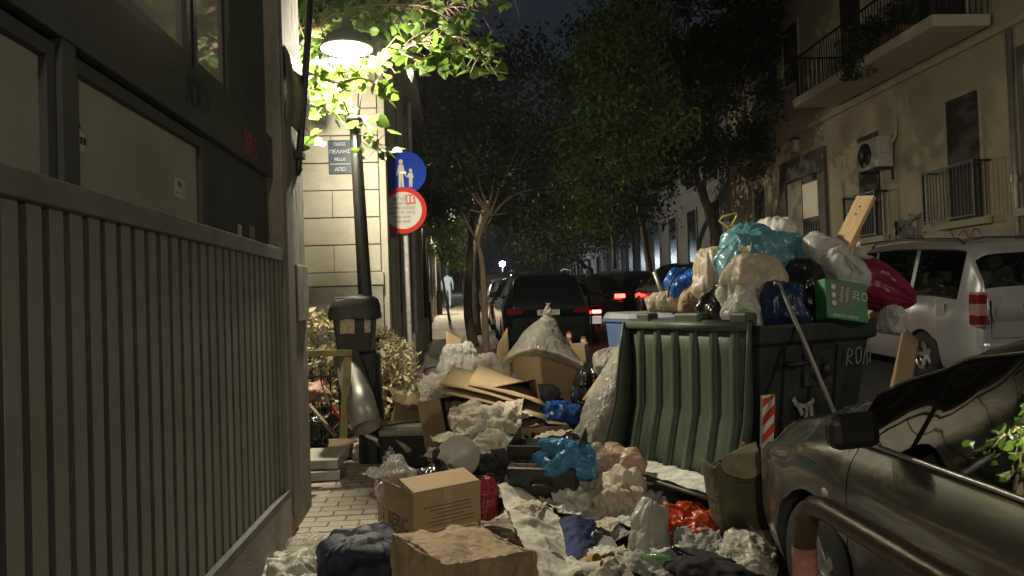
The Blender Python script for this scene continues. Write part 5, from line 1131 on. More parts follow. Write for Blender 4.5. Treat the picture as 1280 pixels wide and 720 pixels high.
# ================================================================== rubbish on the pavement
def carton(name, label, loc, rot, size, flaps=(None,)*4, mat=None, group=None, fk=.48):
    """open carton; flaps: opening angle from upright for the -x, +x, -y, +y sides"""
    mat = mat or cardm; sx, sy, sz = size; t = .006
    T = thing(name, label, 'box', loc, rot, group)
    ob('walls', join(box(-sx/2, -sx/2+t, -sy/2, sy/2, 0, sz), box(sx/2-t, sx/2, -sy/2, sy/2, 0, sz), box(-sx/2+t, sx/2-t, -sy/2, -sy/2+t, 0, sz), box(-sx/2+t, sx/2-t, sy/2-t, sy/2, 0, sz), box(-sx/2+t, sx/2-t, -sy/2+t, sy/2-t, .001, t)), mat, T)
    fl = min(sx, sy)*fk
    for i, a in enumerate(flaps):
        if a is None: continue
        w = (sy if i < 2 else sx)-.01
        V, F = box(-w/2, w/2, -t/2, t/2, 0, fl); V = V.copy()
        V[:, 1] += .02*np.sin(V[:, 2]/fl*2)
        rz_ = {0: PI/2, 1: -PI/2, 2: PI, 3: 0}[i]; pos_ = {0: (-sx/2+t/2, 0, sz+.001), 1: (sx/2-t/2, 0, sz+.001), 2: (0, -sy/2+t/2, sz+.001), 3: (0, sy/2-t/2, sz+.001)}[i]
        m_ = Matrix.Translation(pos_) @ Matrix.Rotation(rz_, 4, 'Z') @ Matrix.Rotation(-a, 4, 'X')
        o = ob('flap', (V, F), mat, T); o.matrix_local = m_
    return T
def gb(px, py, Y, size, mat, seed, label, name='rubbish_bag', cat='bag', dz=.4, **k):
    c = at(px, py, Y); k.setdefault('rot', (random.uniform(-.15, .15), random.uniform(-.15, .15), random.uniform(0, 6)))
    z = max(c.z-size[2]*dz, gz(Y)+.005 if c.x < .85 else rz(c.x, Y)+.005)
    return bag(name, label, cat, Vector((c.x, c.y, z)), size, mat, seed, **k)
def board(name, label, corners, mat, th=.006, cat='cardboard'):
    c = [Vector(q) for q in corners]; n = (c[1]-c[0]).cross(c[3]-c[0]).normalized()*th
    base = min(c, key=lambda q: q.z)
    T = thing(name, label, cat, base)
    nu, nv = 8, 8; rng = np.random.RandomState(int(abs(base.x)*1000) % 999)
    P = np.array([[tuple(c[0].lerp(c[1], u).lerp(c[3].lerp(c[2], u), v)+n*(2.5*math.sin(u*3+v*2)+rng.normal()*.25)) for u in np.linspace(0, 1, nu)] for v in np.linspace(0, 1, nv)])
    pw(T, 'sheet', grid(P), mat, smooth=True, solid=th)
    return T
# lettered carton in front
T = carton('cardboard_box', 'open cardboard box lettered BERIC beside the navy bag', (-.235, 4.68, gz(4.68)+.004), (math.atan(GRADE), 0, R(32)), (.46, .46, .34), (None, None, -1.45, None), fk=.40)
text('7 BERIC', .105, M('carton_print', (.09, .065, .045), .8), T, (-.2315, .0, .13), (PI/2, 0, -PI/2), sx=.95)
for i in range(6): ob('print_line', cb((.02*((i*7) % 3), -.231, .24-.022*i), (.32-.03*((i*5) % 4), .002, .006)), M('carton_small_print', (.17, .11, .07), .8), T)
ob('tape', cb((0, -.2315, .17), (.05, .001, .33)), M('parcel_tape', (.40, .30, .17), .25, var=.1), T)
bc = Vector((-.25, 4.70, gz(4.7)))
bag('rubbish_bag', 'black bag stuffed in the lettered cardboard box', 'bag', bc+Vector((.03, .05, .20)), (.28, .24, .26), black, 201, tie=True, rot=(.1, .1, 1), crum=.2, flare=.2)
bag('plastic_film', 'crumpled clear plastic film in the lettered box', 'plastic film', bc+Vector((-.13, .05, .18)), (.26, .28, .27), clear, 202, tie=True, rot=(.1, -.35, .3), crum=.25, cell=.06)
# paper sack right in front
cx_, cy_, yw = at(578, 700, 3.8).x, 3.85, R(33)
prs = [(-.272, .02), (-.275, .5), (-.272, .93), (-.255, 1.), (-.10, 1.01), (.10, .99), (.255, 1.), (.272, .93), (.275, .5), (.272, .02)]
sheet('paper_sack', 'big crumpled brown paper sack in front of the lettered box', 'sack', [[Vector((cx_+u*math.cos(yw)-v*math.sin(yw)+.02*math.sin(9*v+4*u), cy_+u*math.sin(yw)+v*math.cos(yw), gz(cy_)+.01+min(fu, fv)*(.225-.10*u+.04*v+.03*math.sin(7*u+3)*math.cos(6*v)))) for u, fu in prs] for v, fv in prs], kraft, 203, (150, 150), .042, .13, .003, .35)
gb(452, 690, 4.12, (.42, .38, .22), M('navy_fabric', (.010, .013, .030), .62, var=.25, bump=.25, bs=70, spec=.4), 204, 'dark navy bag lying before the lettered box', dz=.5, tie=False, rot=(0, 0, .2), sq=.5, crum=.22, cell=.16, big=.30, aniso=1.)
sheet('white_bag', 'crumpled white bag on the paving at the fence foot', 'bag', [[at(*q) for q in r_] for r_ in ([(318, 702, 4.25), (345, 690, 4.3), (385, 692, 4.35)], [(314, 716, 4.08), (350, 702, 4.08), (398, 704, 4.12)], [(320, 745, 3.9), (355, 735, 3.85), (402, 738, 3.95)])], plastic('dirty_white_bag', (.60, .57, .49), .45, .3, .5, 12), 205, (60, 60), .12, .12, .003, .3)
gb(388, 705, 4.3, (.26, .26, .17), clear, 206, 'torn clear plastic bag beside the crumpled white bag', dz=.4, tie=False, crum=.2, cell=.06)
# white bucket with its round face to the viewer
c = at(573, 571, 5.55)
T = thing('white_bucket', 'white plastic bucket lying with its round lid outwards', 'bucket', at(573, 571, 5.4), (R(70), 0, R(8)))
wpl = M('white_bucket_plastic', (.60, .58, .50), .4, var=.06, dirt=.25, dcol=(.35, .30, .2))
ob('pail', lathe([(.001, -.28), (.118, -.28), (.145, 0)], 32, False), wpl, T, True)
ob('lid', lathe([(.152, -.022), (.153, .008), (.146, .012), (.142, .004), (.001, .006)], 36, False), wpl, T, True)
gb(590, 600, 5.5, (.30, .28, .14), black, 207, 'flattened black bag under the white bucket', dz=.6, tie=False)
# grey lidded cool box
c = gnd(500, 572)
T = thing('cool_box', 'black soft cool box with grey lid near the flue pipe', 'box', (c.x+.08, 6.42, gz(6.42)), (math.atan(GRADE), 0, R(-8)))
ob('body', box(-.20, .20, -.14, .14, 0, .27), M('black_fabric', (.018, .018, .018), .8, var=.3, bump=.3, bs=120), T, bevel=.025)
ob('lid', xf(box(-.205, .205, -.145, .145, 0, .06), (0, 0, .275), (R(4), 0, 0)), M('grey_fabric', (.24, .23, .21), .8, var=.25, bump=.3, bs=120), T, bevel=.02)
ob('top_panel', xf(box(-.16, .16, -.10, .10, 0, .006), (0, 0, .338), (R(4), 0, 0)), M('grey_panel', (.40, .385, .35), .75, var=.3, dirt=.4), T, bevel=.002)
ob('strap', tube(cr(np.array([(-.15, -.07, .345), (0, -.02, .36), (.15, .05, .352)]), 10), .009, 6), trimk, T, True)
gb(542, 530, 6.95, (.26, .28, .56), frost, 208, 'tall frosted plastic bag between cool box and open carton', dz=.5, tie=False, rot=(0, .15, .3), crum=.2, cell=.07)
# open carton with packing paper spilling out
T = carton('cardboard_box', 'large open cardboard box spilling crumpled packing paper', at(608, 545, 6.85)+Vector((0, .10, -.02)), (R(80), R(-8), R(8)), (.86, .50, .52), (.9, None, None, None), cardm)
T.location.z = max(T.location.z, gz(6.8)+.26)
pkp = M('packing_paper', (.60, .53, .43), .85, var=.10, vs=5, crease=.6, cs=16, bump=.2, bs=60, trl=.1)
for i, (lat, lab) in enumerate((([[(562, 512, 6.15), (590, 500, 6.2), (612, 508, 6.2)], [(560, 530, 6.0), (588, 520, 5.95), (615, 525, 6.0)], [(566, 545, 5.95), (590, 545, 5.85), (612, 540, 5.9)]], 'crumpled beige packing paper at the carton flap side of the open box'),
      ([[(605, 505, 6.2), (632, 498, 6.25), (655, 500, 6.2)], [(600, 525, 6.0), (625, 518, 6.0), (650, 522, 6.05)], [(605, 545, 5.95), (628, 540, 5.9), (645, 545, 5.95)]], 'crumpled beige packing paper deep in the open box beside the blue bag'),
      ([[(565, 545, 6.0), (600, 535, 5.95), (640, 540, 6.0)], [(572, 562, 5.8), (602, 555, 5.75), (640, 560, 5.8)], [(585, 582, 5.65), (608, 580, 5.6), (636, 585, 5.65)]], 'large crumpled packing paper spilling out behind the white bucket'))):
    sheet('packing_paper', lab, 'paper', [[at(*q) for q in r_] for r_ in lat], pkp, 210+i, (60, 60), .13, .13, .003, .3, group='packing paper in the open box')
gb(600, 540, 6.15, (.50, .30, .34), kraft, 214, 'brown paper bag inside the open box under the packing paper', 'paper_bag', tie=False)
# flattened cartons on top of it
for i, (cs, lab) in enumerate((([(546, 490, 6.35), (684, 526, 6.2), (700, 500, 6.9), (562, 470, 7.1)], 'lowest flattened carton lying on the open box'),
              ([(549, 482, 6.4), (650, 508, 6.3), (676, 486, 7.0), (566, 462, 7.2)], 'flattened carton second from the top of the pile'),
              ([(585, 484, 6.45), (686, 512, 6.35), (655, 476, 7.1), (598, 460, 7.3)], 'topmost flattened carton on the pile before the plastic film'))):
    board('flat_cardboard', lab, [at(*q)+Vector((0, 0, .010*i)) for q in cs], M('pale_cardboard', (.46, .335, .20), .85, var=.1, vs=4, bump=.15, bs=70), .008)
carton('cardboard_box', 'closed cardboard box under the crumpled clear film', (.18, 7.75, gz(7.75)), (math.atan(GRADE), 0, R(-6)), (.95, .6, .46), (None, None, -1.5, -1.5))
for i, (px, py, Y, sz_, lab) in enumerate(((578, 452, 7.75, (.46, .42, .36), 'crumpled clear film on the closed box near the shrub'), (612, 466, 7.5, (.50, .42, .36), 'crumpled clear film against the tall wrapped carton'))):
    gb(px, py, Y, sz_, plastic('bubble_film', (.78, .76, .70), .25, .3, 1., 30, alpha=.85), 220+i, lab, 'plastic_film', 'plastic film', dz=.5, tie=False, crum=.3, cell=.07)
board('flat_cardboard', 'torn brown carton flap sticking up behind the clear film', [at(558, 445, 7.9), at(575, 450, 7.9), at(578, 424, 8.0), at(557, 414, 8.0)], cardm)
board('flat_cardboard', 'pointed carton flap standing against the tall wrapped carton', [at(618, 470, 7.35), at(640, 478, 7.3), at(634, 408, 7.5), at(622, 432, 7.5)], cardm)
# tall carton wrapped in translucent sheet
T = carton('cardboard_box', 'tall cardboard carton half wrapped in translucent plastic', (.92, 7.55, gz(7.55)-.03), (0, R(-4), R(-14)), (.80, .50, .86), (None, None, None, None))
sheet('plastic_cover', 'translucent plastic sheet pulled up to a peak over the tall carton', 'plastic cover',
      [[at(628, 462, 7.25), at(632, 446, 7.15), at(652, 420, 7.25), at(683, 389, 7.4)], [at(655, 446, 7.1), at(664, 436, 7.0), at(676, 415, 7.15), at(687, 390, 7.4)], [at(698, 452, 7.05), at(704, 442, 7.0), at(706, 425, 7.2), at(694, 396, 7.45)], [at(745, 470, 6.95), at(742, 460, 7.0), at(730, 452, 7.3), at(704, 425, 7.7)]], frost, 225, (90, 80), .07, .30, .002, .18)
bag('plastic_knot', 'knotted tuft at the peak of the translucent plastic sheet', 'knot', at(685, 394, 7.4), (.09, .09, .10), frost, 226, tie=True, flare=.5, neck=.2)
gb(765, 452, 6.95, (.44, .34, .26), frost, 226, 'whitish plastic bundle beside the tall wrapped carton', 'plastic_bundle', tie=False, dz=.5, crum=.18)
gb(735, 470, 7.1, (.40, .36, .70), black, 227, 'black rubbish bag under the whitish plastic bundle', dz=.8, tie=False)
# translucent sheet leaning on the lid
sheet('plastic_sheet', 'long translucent plastic sheet leaning against the dumpster lid', 'plastic sheet',
      [[at(772, 432, 6.15), at(785, 428, 6.0), at(795, 440, 5.95)], [at(745, 480, 6.05), at(765, 480, 5.85), at(788, 490, 5.85)], [at(722, 530, 5.9), at(745, 535, 5.65), at(778, 545, 5.75)], [at(712, 560, 5.8), at(735, 572, 5.55), at(770, 590, 5.65)]], frost, 230, (80, 60), .06, .16, .003, .3)
board('flat_cardboard', 'folded carton board leaning between wrapped carton and lid', [at(728, 500, 6.6), at(745, 505, 6.5), at(792, 432, 6.3), at(780, 428, 6.5)], cardm)
gb(700, 518, 6.45, (.42, .30, .17), plastic('blue_bag', (.02, .10, .40), .3, .25, .6, 12), 231, 'blue plastic bag on the small marked carton', dz=.45, tie=False, crum=.22, cell=.07, pleat=.05, fine=.6, aniso=.8, big=.34)
T = carton('cardboard_box', 'small closed carton with dark marks beneath the blue bag', (.62, 6.28, gz(6.28)), (math.atan(GRADE), 0, R(10)), (.42, .34, .33), (-1.57, -1.55, None, None))
ob('dark_marks', join(*[cb((-.15+.055*i, -.171, .26+.01*(i % 2)), (.035, .002, .03+.012*(i % 3))) for i in range(6)]), ink, T)
ob('tape', cb((0, 0, .3475), (.42, .05, .001)), M('grey_tape', (.22, .21, .24), .4), T)
gb(655, 578, 5.65, (.36, .32, .30), plastic('white_green_bag', (.50, .52, .44), .35, .3, .5, 10), 232, 'white rubbish bag with greenish contents behind the briefcase', tie=False, crum=.12)
sheet('black_jacket', 'black cloth jacket crumpled beside the white bucket', 'jacket', [[at(590, 590, 5.5), at(615, 598, 5.3), at(640, 600, 5.3)], [at(595, 570, 5.6), at(618, 572, 5.5), at(645, 580, 5.4)], [at(600, 575, 5.9), at(625, 562, 5.8), at(648, 565, 5.6)]], M('black_cloth', (.02, .02, .02), .85, var=.3, bump=.3, bs=80), 233, (50, 50), .09, .10)
# black briefcase, half open
T = thing('briefcase', 'black open briefcase holding the light blue bag', 'briefcase', (.53, 5.0, gz(5.0)), (0, 0, R(-20)))
leather = M('black_leather', (.015, .015, .015), .42, var=.3, vs=15, bump=.3, bs=70)
ob('lower_shell', xf(box(-.23, .23, -.07, .07, 0, .33), (0, -.02, .0), (R(10), 0, 0)), leather, T, bevel=.02)
ob('upper_shell', join(xf(box(-.24, .24, 0, .34, 0, .015), (0, -.05, .345), (R(12), 0, 0)), xf(box(-.24, .24, 0, .012, .015, .10), (0, -.05, .345), (R(12), 0, 0)), xf(box(-.24, -.228, .013, .34, .015, .10), (0, -.05, .345), (R(12), 0, 0)), xf(box(.228, .24, .013, .34, .015, .10), (0, -.05, .345), (R(12), 0, 0))), leather, T, bevel=.004)
ob('handle', tube(cr(np.array([(-.07, -.115, .20), (-.06, -.16, .205), (0, -.175, .21), (.06, -.16, .205), (.07, -.115, .20)]), 14), .011, 8), leather, T, True)
ob('tan_lining', xf(box(-.20, .20, -.004, 0, 0, .08), (0, -.095, .26), (R(10), 0, 0)), kraft, T)
for s in (-1, 1): ob('clasp', xf(box(-.02, .02, -.006, 0, 0, .05), (s*.16, -.105, .20), (R(10), 0, 0)), alloy, T)
gb(703, 578, 4.98, (.46, .32, .23), plastic('light_blue_bag', (.07, .26, .48), .25, .35, .7, 12), 234, 'shiny light blue plastic bag on the open briefcase', dz=.35, tie=False, rot=(.1, .2, .3), crum=.22, cell=.07, pleat=.05, fine=.6, aniso=.8, big=.34)
gb(765, 600, 5.15, (.44, .38, .36), plastic('peach_bag', (.52, .36, .25), .38, .35, .5, 12), 235, 'peach tinted rubbish bag below the hanging lid', tie=False, crum=.22, pleat=.05, fine=.6, aniso=.8, big=.34)
sheet('paper_bag', 'crumpled pale brown paper bag before the peach bag', 'paper bag', [[at(*q) for q in r_] for r_ in ([(742, 598, 4.98), (768, 586, 5.02), (797, 597, 4.98)], [(736, 622, 4.8), (770, 612, 4.68), (805, 622, 4.8)], [(745, 655, 4.7), (772, 655, 4.62), (800, 658, 4.7)])], M('crumpled_kraft', (.50, .42, .32), .8, var=.12, crease=.5, cs=12, bump=.25, bs=60), 236, (64, 64), .14, .11, .003, .3)
gb(745, 590, 5.0, (.2, .2, .26), clear, 237, 'small clear plastic bag between peach bag and briefcase', tie=False, crum=.22, pleat=.05, fine=.6, aniso=.8, big=.34)
# white sheet running down to the front
sheet('white_cloth', 'long crumpled white cloth spilling down beside the paper sack', 'cloth',
      [[at(622, 610, 4.95), at(645, 606, 5.0), at(672, 625, 4.9)], [at(632, 640, 4.55), at(665, 640, 4.6), at(695, 650, 4.6)], [at(648, 680, 4.15), at(685, 680, 4.25), at(712, 685, 4.3)], [at(665, 730, 3.75), at(700, 735, 3.8), at(725, 722, 3.95)]], M('white_cotton', (.58, .55, .47), .9, var=.08, crease=.5, cs=9, bump=.2, bs=80), 240, (80, 60), .09, .22, .004, .25)
sheet('navy_cloth', 'square navy blue cloth lying on the white cloth', 'cloth', [[at(698, 650, 4.5), at(722, 645, 4.5), at(745, 655, 4.5)], [at(705, 672, 4.35), at(722, 668, 4.35), at(742, 675, 4.35)], [at(708, 703, 4.15), at(722, 698, 4.15), at(728, 690, 4.2)]], M('navy_cotton', (.02, .03, .12), .8, var=.15, bump=.2, bs=90), 241, (36, 36), .03, .09, .004)
gb(808, 675, 4.35, (.24, .22, .34), plastic('white_green_print_bag', (.56, .56, .50), .35, .35, .4, 9), 242, 'upright white rubbish bag beside the red bag', tie=False, rot=(0, .2, .5), crum=.10, lump=.1)
redb = plastic('red_orange_bag', (.60, .075, .02), .3, .3, .6, 12)
rb = sheet('carrier_bag', 'red orange carrier bag with loop handle below the lid', 'bag', [[at(*q) for q in r_] for r_ in ([(826, 645, 4.6), (862, 634, 4.65), (905, 640, 4.6)], [(826, 660, 4.42), (868, 650, 4.38), (914, 656, 4.42)], [(838, 686, 4.32), (872, 684, 4.28), (908, 688, 4.32)])], redb, 243, (60, 60), .15, .10, .003, .3)
o = ob('handle', tube(cr(np.array([tuple(at(x, y, 4.45)-rb.location) for x, y in ((838, 655), (826, 640), (835, 632), (855, 638), (868, 650))]), 14), .012, 6), redb, None, True); o.parent = rb
sheet('red_bag_flap', 'upturned red orange plastic corner with white print', 'plastic', [[at(880, 662, 4.4), at(900, 668, 4.4), at(914, 660, 4.4)], [at(885, 645, 4.42), at(900, 645, 4.42), at(912, 640, 4.42)], [at(893, 632, 4.45), at(902, 628, 4.45), at(908, 626, 4.45)]], redb, 244, (26, 26), .03, .07, .002)
sheet('plastic_film', 'dirty clear plastic film by the front wheel of the grey car', 'plastic film', [[at(*q) for q in r_] for r_ in ([(905, 672, 4.2), (935, 660, 4.25), (962, 670, 4.2)], [(900, 695, 4.0), (938, 683, 3.95), (968, 693, 4.0)], [(912, 725, 3.85), (940, 720, 3.8), (968, 725, 3.85)])], plastic('dirty_clear_film', (.72, .68, .58), .25, .3, .6, 20, alpha=.85), 245, (60, 60), .09, .13, .002, .4)
gb(880, 712, 3.95, (.52, .36, .13), M('black_cloth', (.02, .02, .02), .85, var=.3, bump=.3, bs=80), 246, 'flat black cloth heap before the red bag', tie=False, crum=.24)
T = thing('umbrella', 'folded black umbrella lying across the black cloth', 'umbrella', at(850, 690, 3.95))
pw(T, 'canopy', tube(cr(np.array([tuple(at(840, 684, 4.0)), tuple(at(870, 700, 3.95)), tuple(at(915, 706, 3.9))]), 12), list(np.linspace(.012, .035, 12)), 10), black, smooth=True)
pw(T, 'shaft', tube([at(915, 706, 3.9), at(945, 700, 3.88)], .008, 8), alloy, smooth=True)
# olive sack standing open under the lid
rng = np.random.RandomState(9); th = np.linspace(0, 2*PI, 60, endpoint=False)
P = np.array([[(.135*(1+.12*t)*math.copysign(abs(math.cos(a))**.6, math.cos(a)), .10*(1+.1*t)*math.copysign(abs(math.sin(a))**.6, math.sin(a)), .52*t*(1+.10*math.sin(a*2+1)*(t > .9)+.06*math.sin(5*a)*(t > .9))) for a in th] for t in np.linspace(0, 1, 30)]).reshape(-1, 3)
P = P+(crumple(P, rng, .12, 6, 5)[:, None]-.45)*.03*(P/np.linalg.norm(P, axis=1)[:, None].clip(.05))
pz = gnd(935, 668, -.1)
T = thing('paper_sack', 'dark olive paper sack standing open beside the front wheel', 'sack', (1.62, 4.36, rz(1.62, 4.36)+.02), (0, R(-8), R(15)))
ob('sack', gridclosed(P.reshape(30, 60, 3)), M('olive_paper', (.10, .095, .05), .75, var=.2, crease=.6, cs=9, dirt=.3), T, True, solid=.004)
sheet('torn_paper', 'pale torn paper flap hanging out of the olive sack', 'paper', [[at(902, 572, 4.2), at(925, 560, 4.22), at(945, 552, 4.25)], [at(906, 590, 4.17), at(928, 583, 4.18), at(950, 570, 4.22)], [at(925, 598, 4.15), at(940, 598, 4.15), at(950, 592, 4.18)]], M('olive_tan_paper', (.30, .26, .15), .8, var=.2, crease=.5, cs=10), 247, (24, 24), .03, .07, .003)
gb(607, 616, 4.75, (.13, .12, .27), plastic('red_wrapper', (.30, .02, .03), .3, .15, .5, 16, alpha=.9), 248, 'upright red plastic packet behind the lettered box', 'red_packet', 'packet', dz=.6, tie=False, rot=(0, .08, .3), sq=.8, crum=.12)
# things round the lamp foot
T = thing('flue_pipe', 'grey galvanised flue pipe leaning behind the cool box', 'pipe', at(462, 545, 6.35))
galv = M('galvanised_sheet', (.34, .335, .31), .42, .7, var=.25, vs=5, dirt=.4, dcol=(.16, .14, .11), ds=6)
pa, pb = at(433, 447, 6.32), at(459, 534, 5.98)
pw(T, 'pipe', tube([pa, pa.lerp(pb, .5), pa.lerp(pb, .505), pb], [.112, .112, .118, .118], 28, False), galv, smooth=True, solid=.004)
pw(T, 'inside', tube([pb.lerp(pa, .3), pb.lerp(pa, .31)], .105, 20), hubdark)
oldw = M('old_yellow_wood', (.30, .26, .10), .8, var=.35, vs=10, bump=.4, bs=40, dirt=.6, dcol=(.10, .09, .05), ds=9)
T = thing('garden_gate', 'old yellowish wooden frame rail standing by the concrete pier', 'gate', (at(428, 545, 6.05)))
pw(T, 'rail', hexa([at(372, 446, 6.0), at(440, 445, 6.0), at(440, 445, 6.06), at(372, 446, 6.06), at(372, 438, 6.0), at(440, 437, 6.0), at(440, 437, 6.06), at(372, 438, 6.06)]), oldw, bevel=.004)
pw(T, 'upright', hexa([at(424, 548, 6.05), at(434, 548, 6.05), at(434, 548, 6.12), at(424, 548, 6.12), at(430, 446, 6.0), at(440, 446, 6.0), at(440, 446, 6.07), at(430, 446, 6.07)]), oldw, bevel=.004)
T = thing('railing', 'rusty dark garden railing behind the wooden frame', 'railing', (-1.5, 6.9, gz(6.9)))
for i in range(9): pw(T, 'bar', tube([(-1.75+.08*i, 6.9, gz(6.9)), (-1.75+.08*i, 6.9, 1.05)], .009, 6), rail)
pw(T, 'rail', box(-1.8, -1.05, 6.885, 6.915, .98, 1.0), rail)
T = thing('barrier_tape', 'red and white barrier tape trailing from the wooden frame', 'tape', at(465, 545, 6.3))
tp = cr(np.array([tuple(at(x, y, Y)) for x, y, Y in ((380, 458, 6.4), (392, 455, 6.38), (402, 482, 6.36), (412, 508, 6.34), (430, 530, 6.32), (450, 543, 6.3), (472, 553, 6.25))]), 41)
for i in range(40):
    q = np.array([tp[i], tp[i+1], tp[i+1]+np.array([.004, 0, .030]), tp[i]+np.array([.004, 0, .030])])
    if (i//5) % 2 == 0: pw(T, 'red_band', (q, [(0, 1, 2, 3)]), redm, solid=.001)
    else: pw(T, 'white_band', (q, [(0, 1, 2, 3)]), whm, solid=.001)
c = gnd(420, 572)
T = thing('flower_pot', 'low brown clay pot lying against the wooden frame', 'pot', (c.x, 6.75, gz(6.75)))
ob('pot', lathe([(.001, .0), (.13, .0), (.16, .04), (.165, .13), (.15, .15), (.135, .145), (.12, .09), (.001, .08)], 26, False), M('brown_clay', (.20, .14, .09), .8, var=.3, dirt=.4), T, True)
for i, (q0, q1, lab) in enumerate((((455, 505, 6.6), (512, 565, 6.2), 'grey brown wooden slat lying between pipe and cool box'), ((440, 520, 6.7), (492, 572, 6.25), 'second weathered slat under the barrier tape'), ((388, 508, 6.5), (420, 545, 6.45), 'short weathered board leaning beside the clay pot'))):
    a_, b_ = at(*q0), at(*q1); d_ = b_-a_; T = thing('scrap_wood', lab, 'wood', b_); T.rotation_euler = (a_-b_).to_track_quat('Z', 'Y').to_euler()
    ob('slat', cb((0, 0, d_.length/2), (.05, .018, d_.length)), M('weathered_wood', (.28, .235, .175), .85, var=.3, vs=12, bump=.3, bs=40, stretch=(5, 5, .5)), T, bevel=.002)
gb(455, 568, 6.75, (.22, .16, .12), M('dirty_rag', (.50, .44, .34), .9, var=.25, crease=.6, cs=14), 250, 'dirty white rag on the paving by the cool box', 'rag', 'rag', tie=False, crum=.3, cell=.05)
gb(393, 545, 6.6, (.22, .22, .30), black, 251, 'small black rubbish bag behind the stone slabs', tie=False, crum=.2)
gb(392, 492, 6.7, (.26, .18, .14), M('pinkish_bundle', (.38, .24, .18), .8, var=.4, vs=16, crease=.5, cs=14), 252, 'pinkish cloth bundle hanging on the garden railing', 'bundle', 'bundle', tie=False, crum=.3, cell=.05)
for i, (z_, lab, r_) in enumerate(((.0, 'lower pale stone slab at the foot of the pier', .1), (.085, 'upper pale stone slab at the foot of the pier', -.06))):
    c = gnd(392, 598); ob_ = ob('stone_slab', box(-.16, .16, -.22, .22, 0, .075), M('pale_stone', (.42, .40, .35), .85, var=.2, bump=.4, bs=50, dirt=.4), None, loc=(-1.16+.02*i, 6.2+.03*i, gz(6.2)+.01+z_), rot=(math.atan(GRADE), 0, r_), bevel=.008); tag(ob_, lab, 'slab')
T = carton('cardboard_box', 'small torn cardboard box under the shrub beside the lamp', at(508, 518, 7.0)+Vector((0, 0, -.1)), (R(10), R(15), R(35)), (.24, .20, .16), (.9, 1.2, .6, .3))
board('flat_cardboard', 'small tan cardboard piece leaning near the shrub', [at(505, 505, 6.95), at(520, 515, 6.95), at(526, 500, 7.05), at(512, 492, 7.05)], cardm)
# dark boards and flat bits at the kerb behind the film
board('flat_cardboard', 'dark flat board lying behind the clear film', [at(530, 462, 8.3), at(562, 464, 8.3), at(562, 450, 8.8), at(532, 448, 8.8)], M('dark_board', (.06, .055, .05), .7), .02)
# support and fillers low in the heap
for i, (x, y, s_, lab) in enumerate(((.75, 5.55, (.6, .5, .34), 'black rubbish bag under the peach and white bags'), (.30, 5.75, (.6, .5, .24), 'black rubbish bag under the jacket and packing paper'), (1.0, 4.8, (.45, .4, .16), 'black rubbish bag under the paper scraps'), (.1, 5.2, (.4, .4, .2), 'black rubbish bag behind the lettered box'), (.62, 6.9, (.7, .5, .5), 'black rubbish bag behind the small marked carton'))):
    bag('rubbish_bag', lab, 'bag', (x, y, (gz(y) if x < .85 else rz(x, y))+.004), s_, black, 260+i, tie=False, crum=.16, nu=40, nv=60)
scr = [M('scrap_white', (.60, .58, .52), .85, var=.15, crease=.7, cs=16), M('scrap_cream', (.52, .46, .35), .85, var=.2, crease=.7, cs=16), M('scrap_grey', (.30, .29, .27), .85, var=.3, crease=.7, cs=16), kraft]
rng = np.random.RandomState(90)
spots = [(735, 668, 4.5), (755, 655, 4.6), (772, 668, 4.5), (750, 690, 4.25), (775, 695, 4.2), (795, 705, 4.1), (725, 708, 4.05), (760, 715, 3.95), (720, 640, 4.75), (785, 650, 4.6), (745, 712, 4.0), (820, 705, 4.05), (845, 690, 4.15), (905, 700, 4.1), (890, 690, 4.15), (915, 712, 4.0)]
spots += [(815, 640, 4.7), (838, 668, 4.45), (800, 622, 4.9), (860, 700, 4.1), (690, 705, 4.1), (712, 662, 4.5), (700, 625, 4.85), (640, 600, 5.3), (628, 618, 5.05), (652, 640, 4.6), (780, 632, 4.72), (738, 640, 4.75), (880, 715, 3.95), (830, 718, 3.92), (655, 700, 4.05), (560, 548, 5.9), (545, 565, 5.8), (648, 520, 6.2), (690, 545, 5.9), (725, 545, 5.75), (470, 590, 5.6), (925, 655, 4.35)]
for i, (px, py, Y) in enumerate(spots):
    s = rng.uniform(.08, .15); c = at(px, py, Y); an = rng.uniform(0, 6.28); ca, sa = math.cos(an), math.sin(an)
    L3 = [[c+Vector((ca*u*s-sa*v*s*.8, sa*u*s+ca*v*s*.8, rng.uniform(-.5, .5)*s*.55 + (.35*s if u == v == 0 else 0))) for u in (-1, 0, 1)] for v in (-1, 0, 1)]
    sheet('paper_scrap', 'small crumpled paper scrap lying loose among the rubbish', 'paper', L3, scr[i % 3], 300+i, (30, 30), .045, .07, .002, group='paper scraps among the rubbish')
def can(px, py, Y, r_, l_, mat, lab, rot, name='paper_cup', cat='cup'):
    T = thing(name, lab, cat, at(px, py, Y), rot); ob('side', lathe([(.001, 0), (r_*.8, 0), (r_, l_), (r_*1.06, l_+.002), (r_*1.06, l_+.008), (r_*.96, l_+.004), (r_*.78, .004)], 20, False), mat, T, True)
can(728, 712, 3.98, .04, .11, wpl, 'white paper cup lying at the foot of the white cloth', (R(80), 0, R(60)))
can(772, 714, 3.95, .035, .10, scr[2], 'grey tin lying among the paper scraps', (R(85), 0, R(-30)), 'tin_can', 'tin')
can(737, 700, 4.05, .028, .08, M('yellow_tin', (.45, .28, .04), .4), 'small yellow tin beside the navy cloth', (R(70), 0, R(20)), 'tin_can', 'tin')
T = thing('water_bottle', 'clear green tinted plastic bottle beside the upright white bag', 'bottle', at(795, 700, 4.1), (R(75), 0, R(40)))
ob('bottle', lathe([(.001, 0), (.032, .0), (.034, .02), (.033, .15), (.028, .18), (.013, .21), (.013, .235), (.001, .236)], 18, False), plastic('green_pet', (.20, .42, .16), .15, .3, 0.01, 5, alpha=.6), T, True)
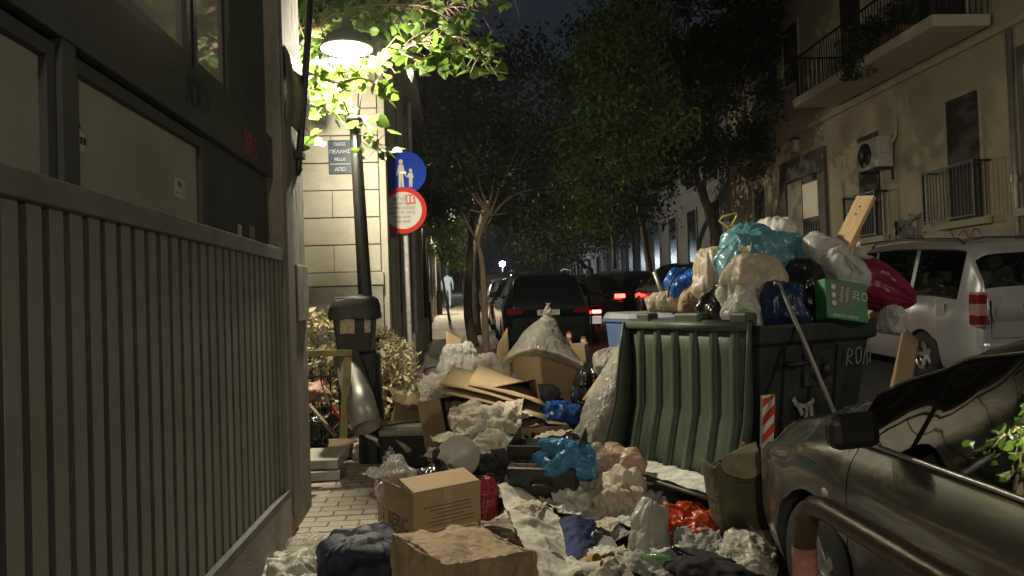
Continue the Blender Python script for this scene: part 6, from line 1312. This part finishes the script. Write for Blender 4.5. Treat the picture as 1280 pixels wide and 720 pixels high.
# cardboard on the road by the van wheel
board('flat_cardboard', 'brown cardboard sheet propped between dumpster and van wheel', [at(1095, 556, 6.3), at(1130, 556, 6.3), at(1150, 425, 6.7), at(1128, 408, 6.7)], cardm, .01)
gb(1116, 402, 5.2, (.16, .16, .20), whitebag, 320, 'white bag hanging at the far corner of the dumpster end', tie=False, crum=.2)

for i, (lat, m_, lab) in enumerate((([[(788, 628, 4.85), (812, 620, 4.9), (832, 630, 4.85)], [(790, 645, 4.7), (815, 640, 4.65), (838, 648, 4.7)], [(800, 662, 4.6), (820, 660, 4.55), (840, 664, 4.6)]], ivory, 'ivory plastic sheet between the paper bag and the red bag'),
        ([[(690, 600, 5.0), (712, 596, 5.0), (735, 605, 4.98)], [(690, 620, 4.85), (715, 618, 4.8), (738, 626, 4.8)], [(698, 642, 4.7), (718, 645, 4.65), (738, 648, 4.68)]], scr[0], 'torn white paper in front of the open briefcase'),
        ([[(530, 470, 7.6), (552, 468, 7.7), (572, 476, 7.6)], [(524, 484, 7.3), (545, 480, 7.2), (566, 488, 7.2)], [(528, 500, 7.0), (545, 500, 6.9), (560, 504, 6.9)]], clear, 'clear film draped beside the flattened cartons'),
        ([[(845, 662, 4.35), (872, 668, 4.3), (900, 665, 4.3)], [(842, 682, 4.2), (870, 684, 4.1), (905, 682, 4.15)], [(850, 702, 4.05), (875, 705, 4.0), (900, 702, 4.02)]], scr[2], 'grey crumpled paper between red bag and black cloth'))):
    sheet('crumpled_sheet', lab, 'sheet', [[at(*q) for q in r_] for r_ in lat], m_, 400+i, (50, 50), .10, .10, .002, .35)

# ------------------------------------------------------------------ thin night haze round the whole street
hm = bpy.data.materials.new('night_haze'); hm.use_nodes = True; hn = hm.node_tree; hn.nodes.clear()
hv = hn.nodes.new('ShaderNodeVolumePrincipled'); hv.inputs['Color'].default_value = (.85, .9, 1, 1); hv.inputs['Density'].default_value = .0008; hv.inputs['Anisotropy'].default_value = .3
hn.links.new(hv.outputs[0], hn.nodes.new('ShaderNodeOutputMaterial').inputs['Volume'])
tag(ob('haze', box(-225, 225, -65, 425, -5, 22), hm), kind='stuff')
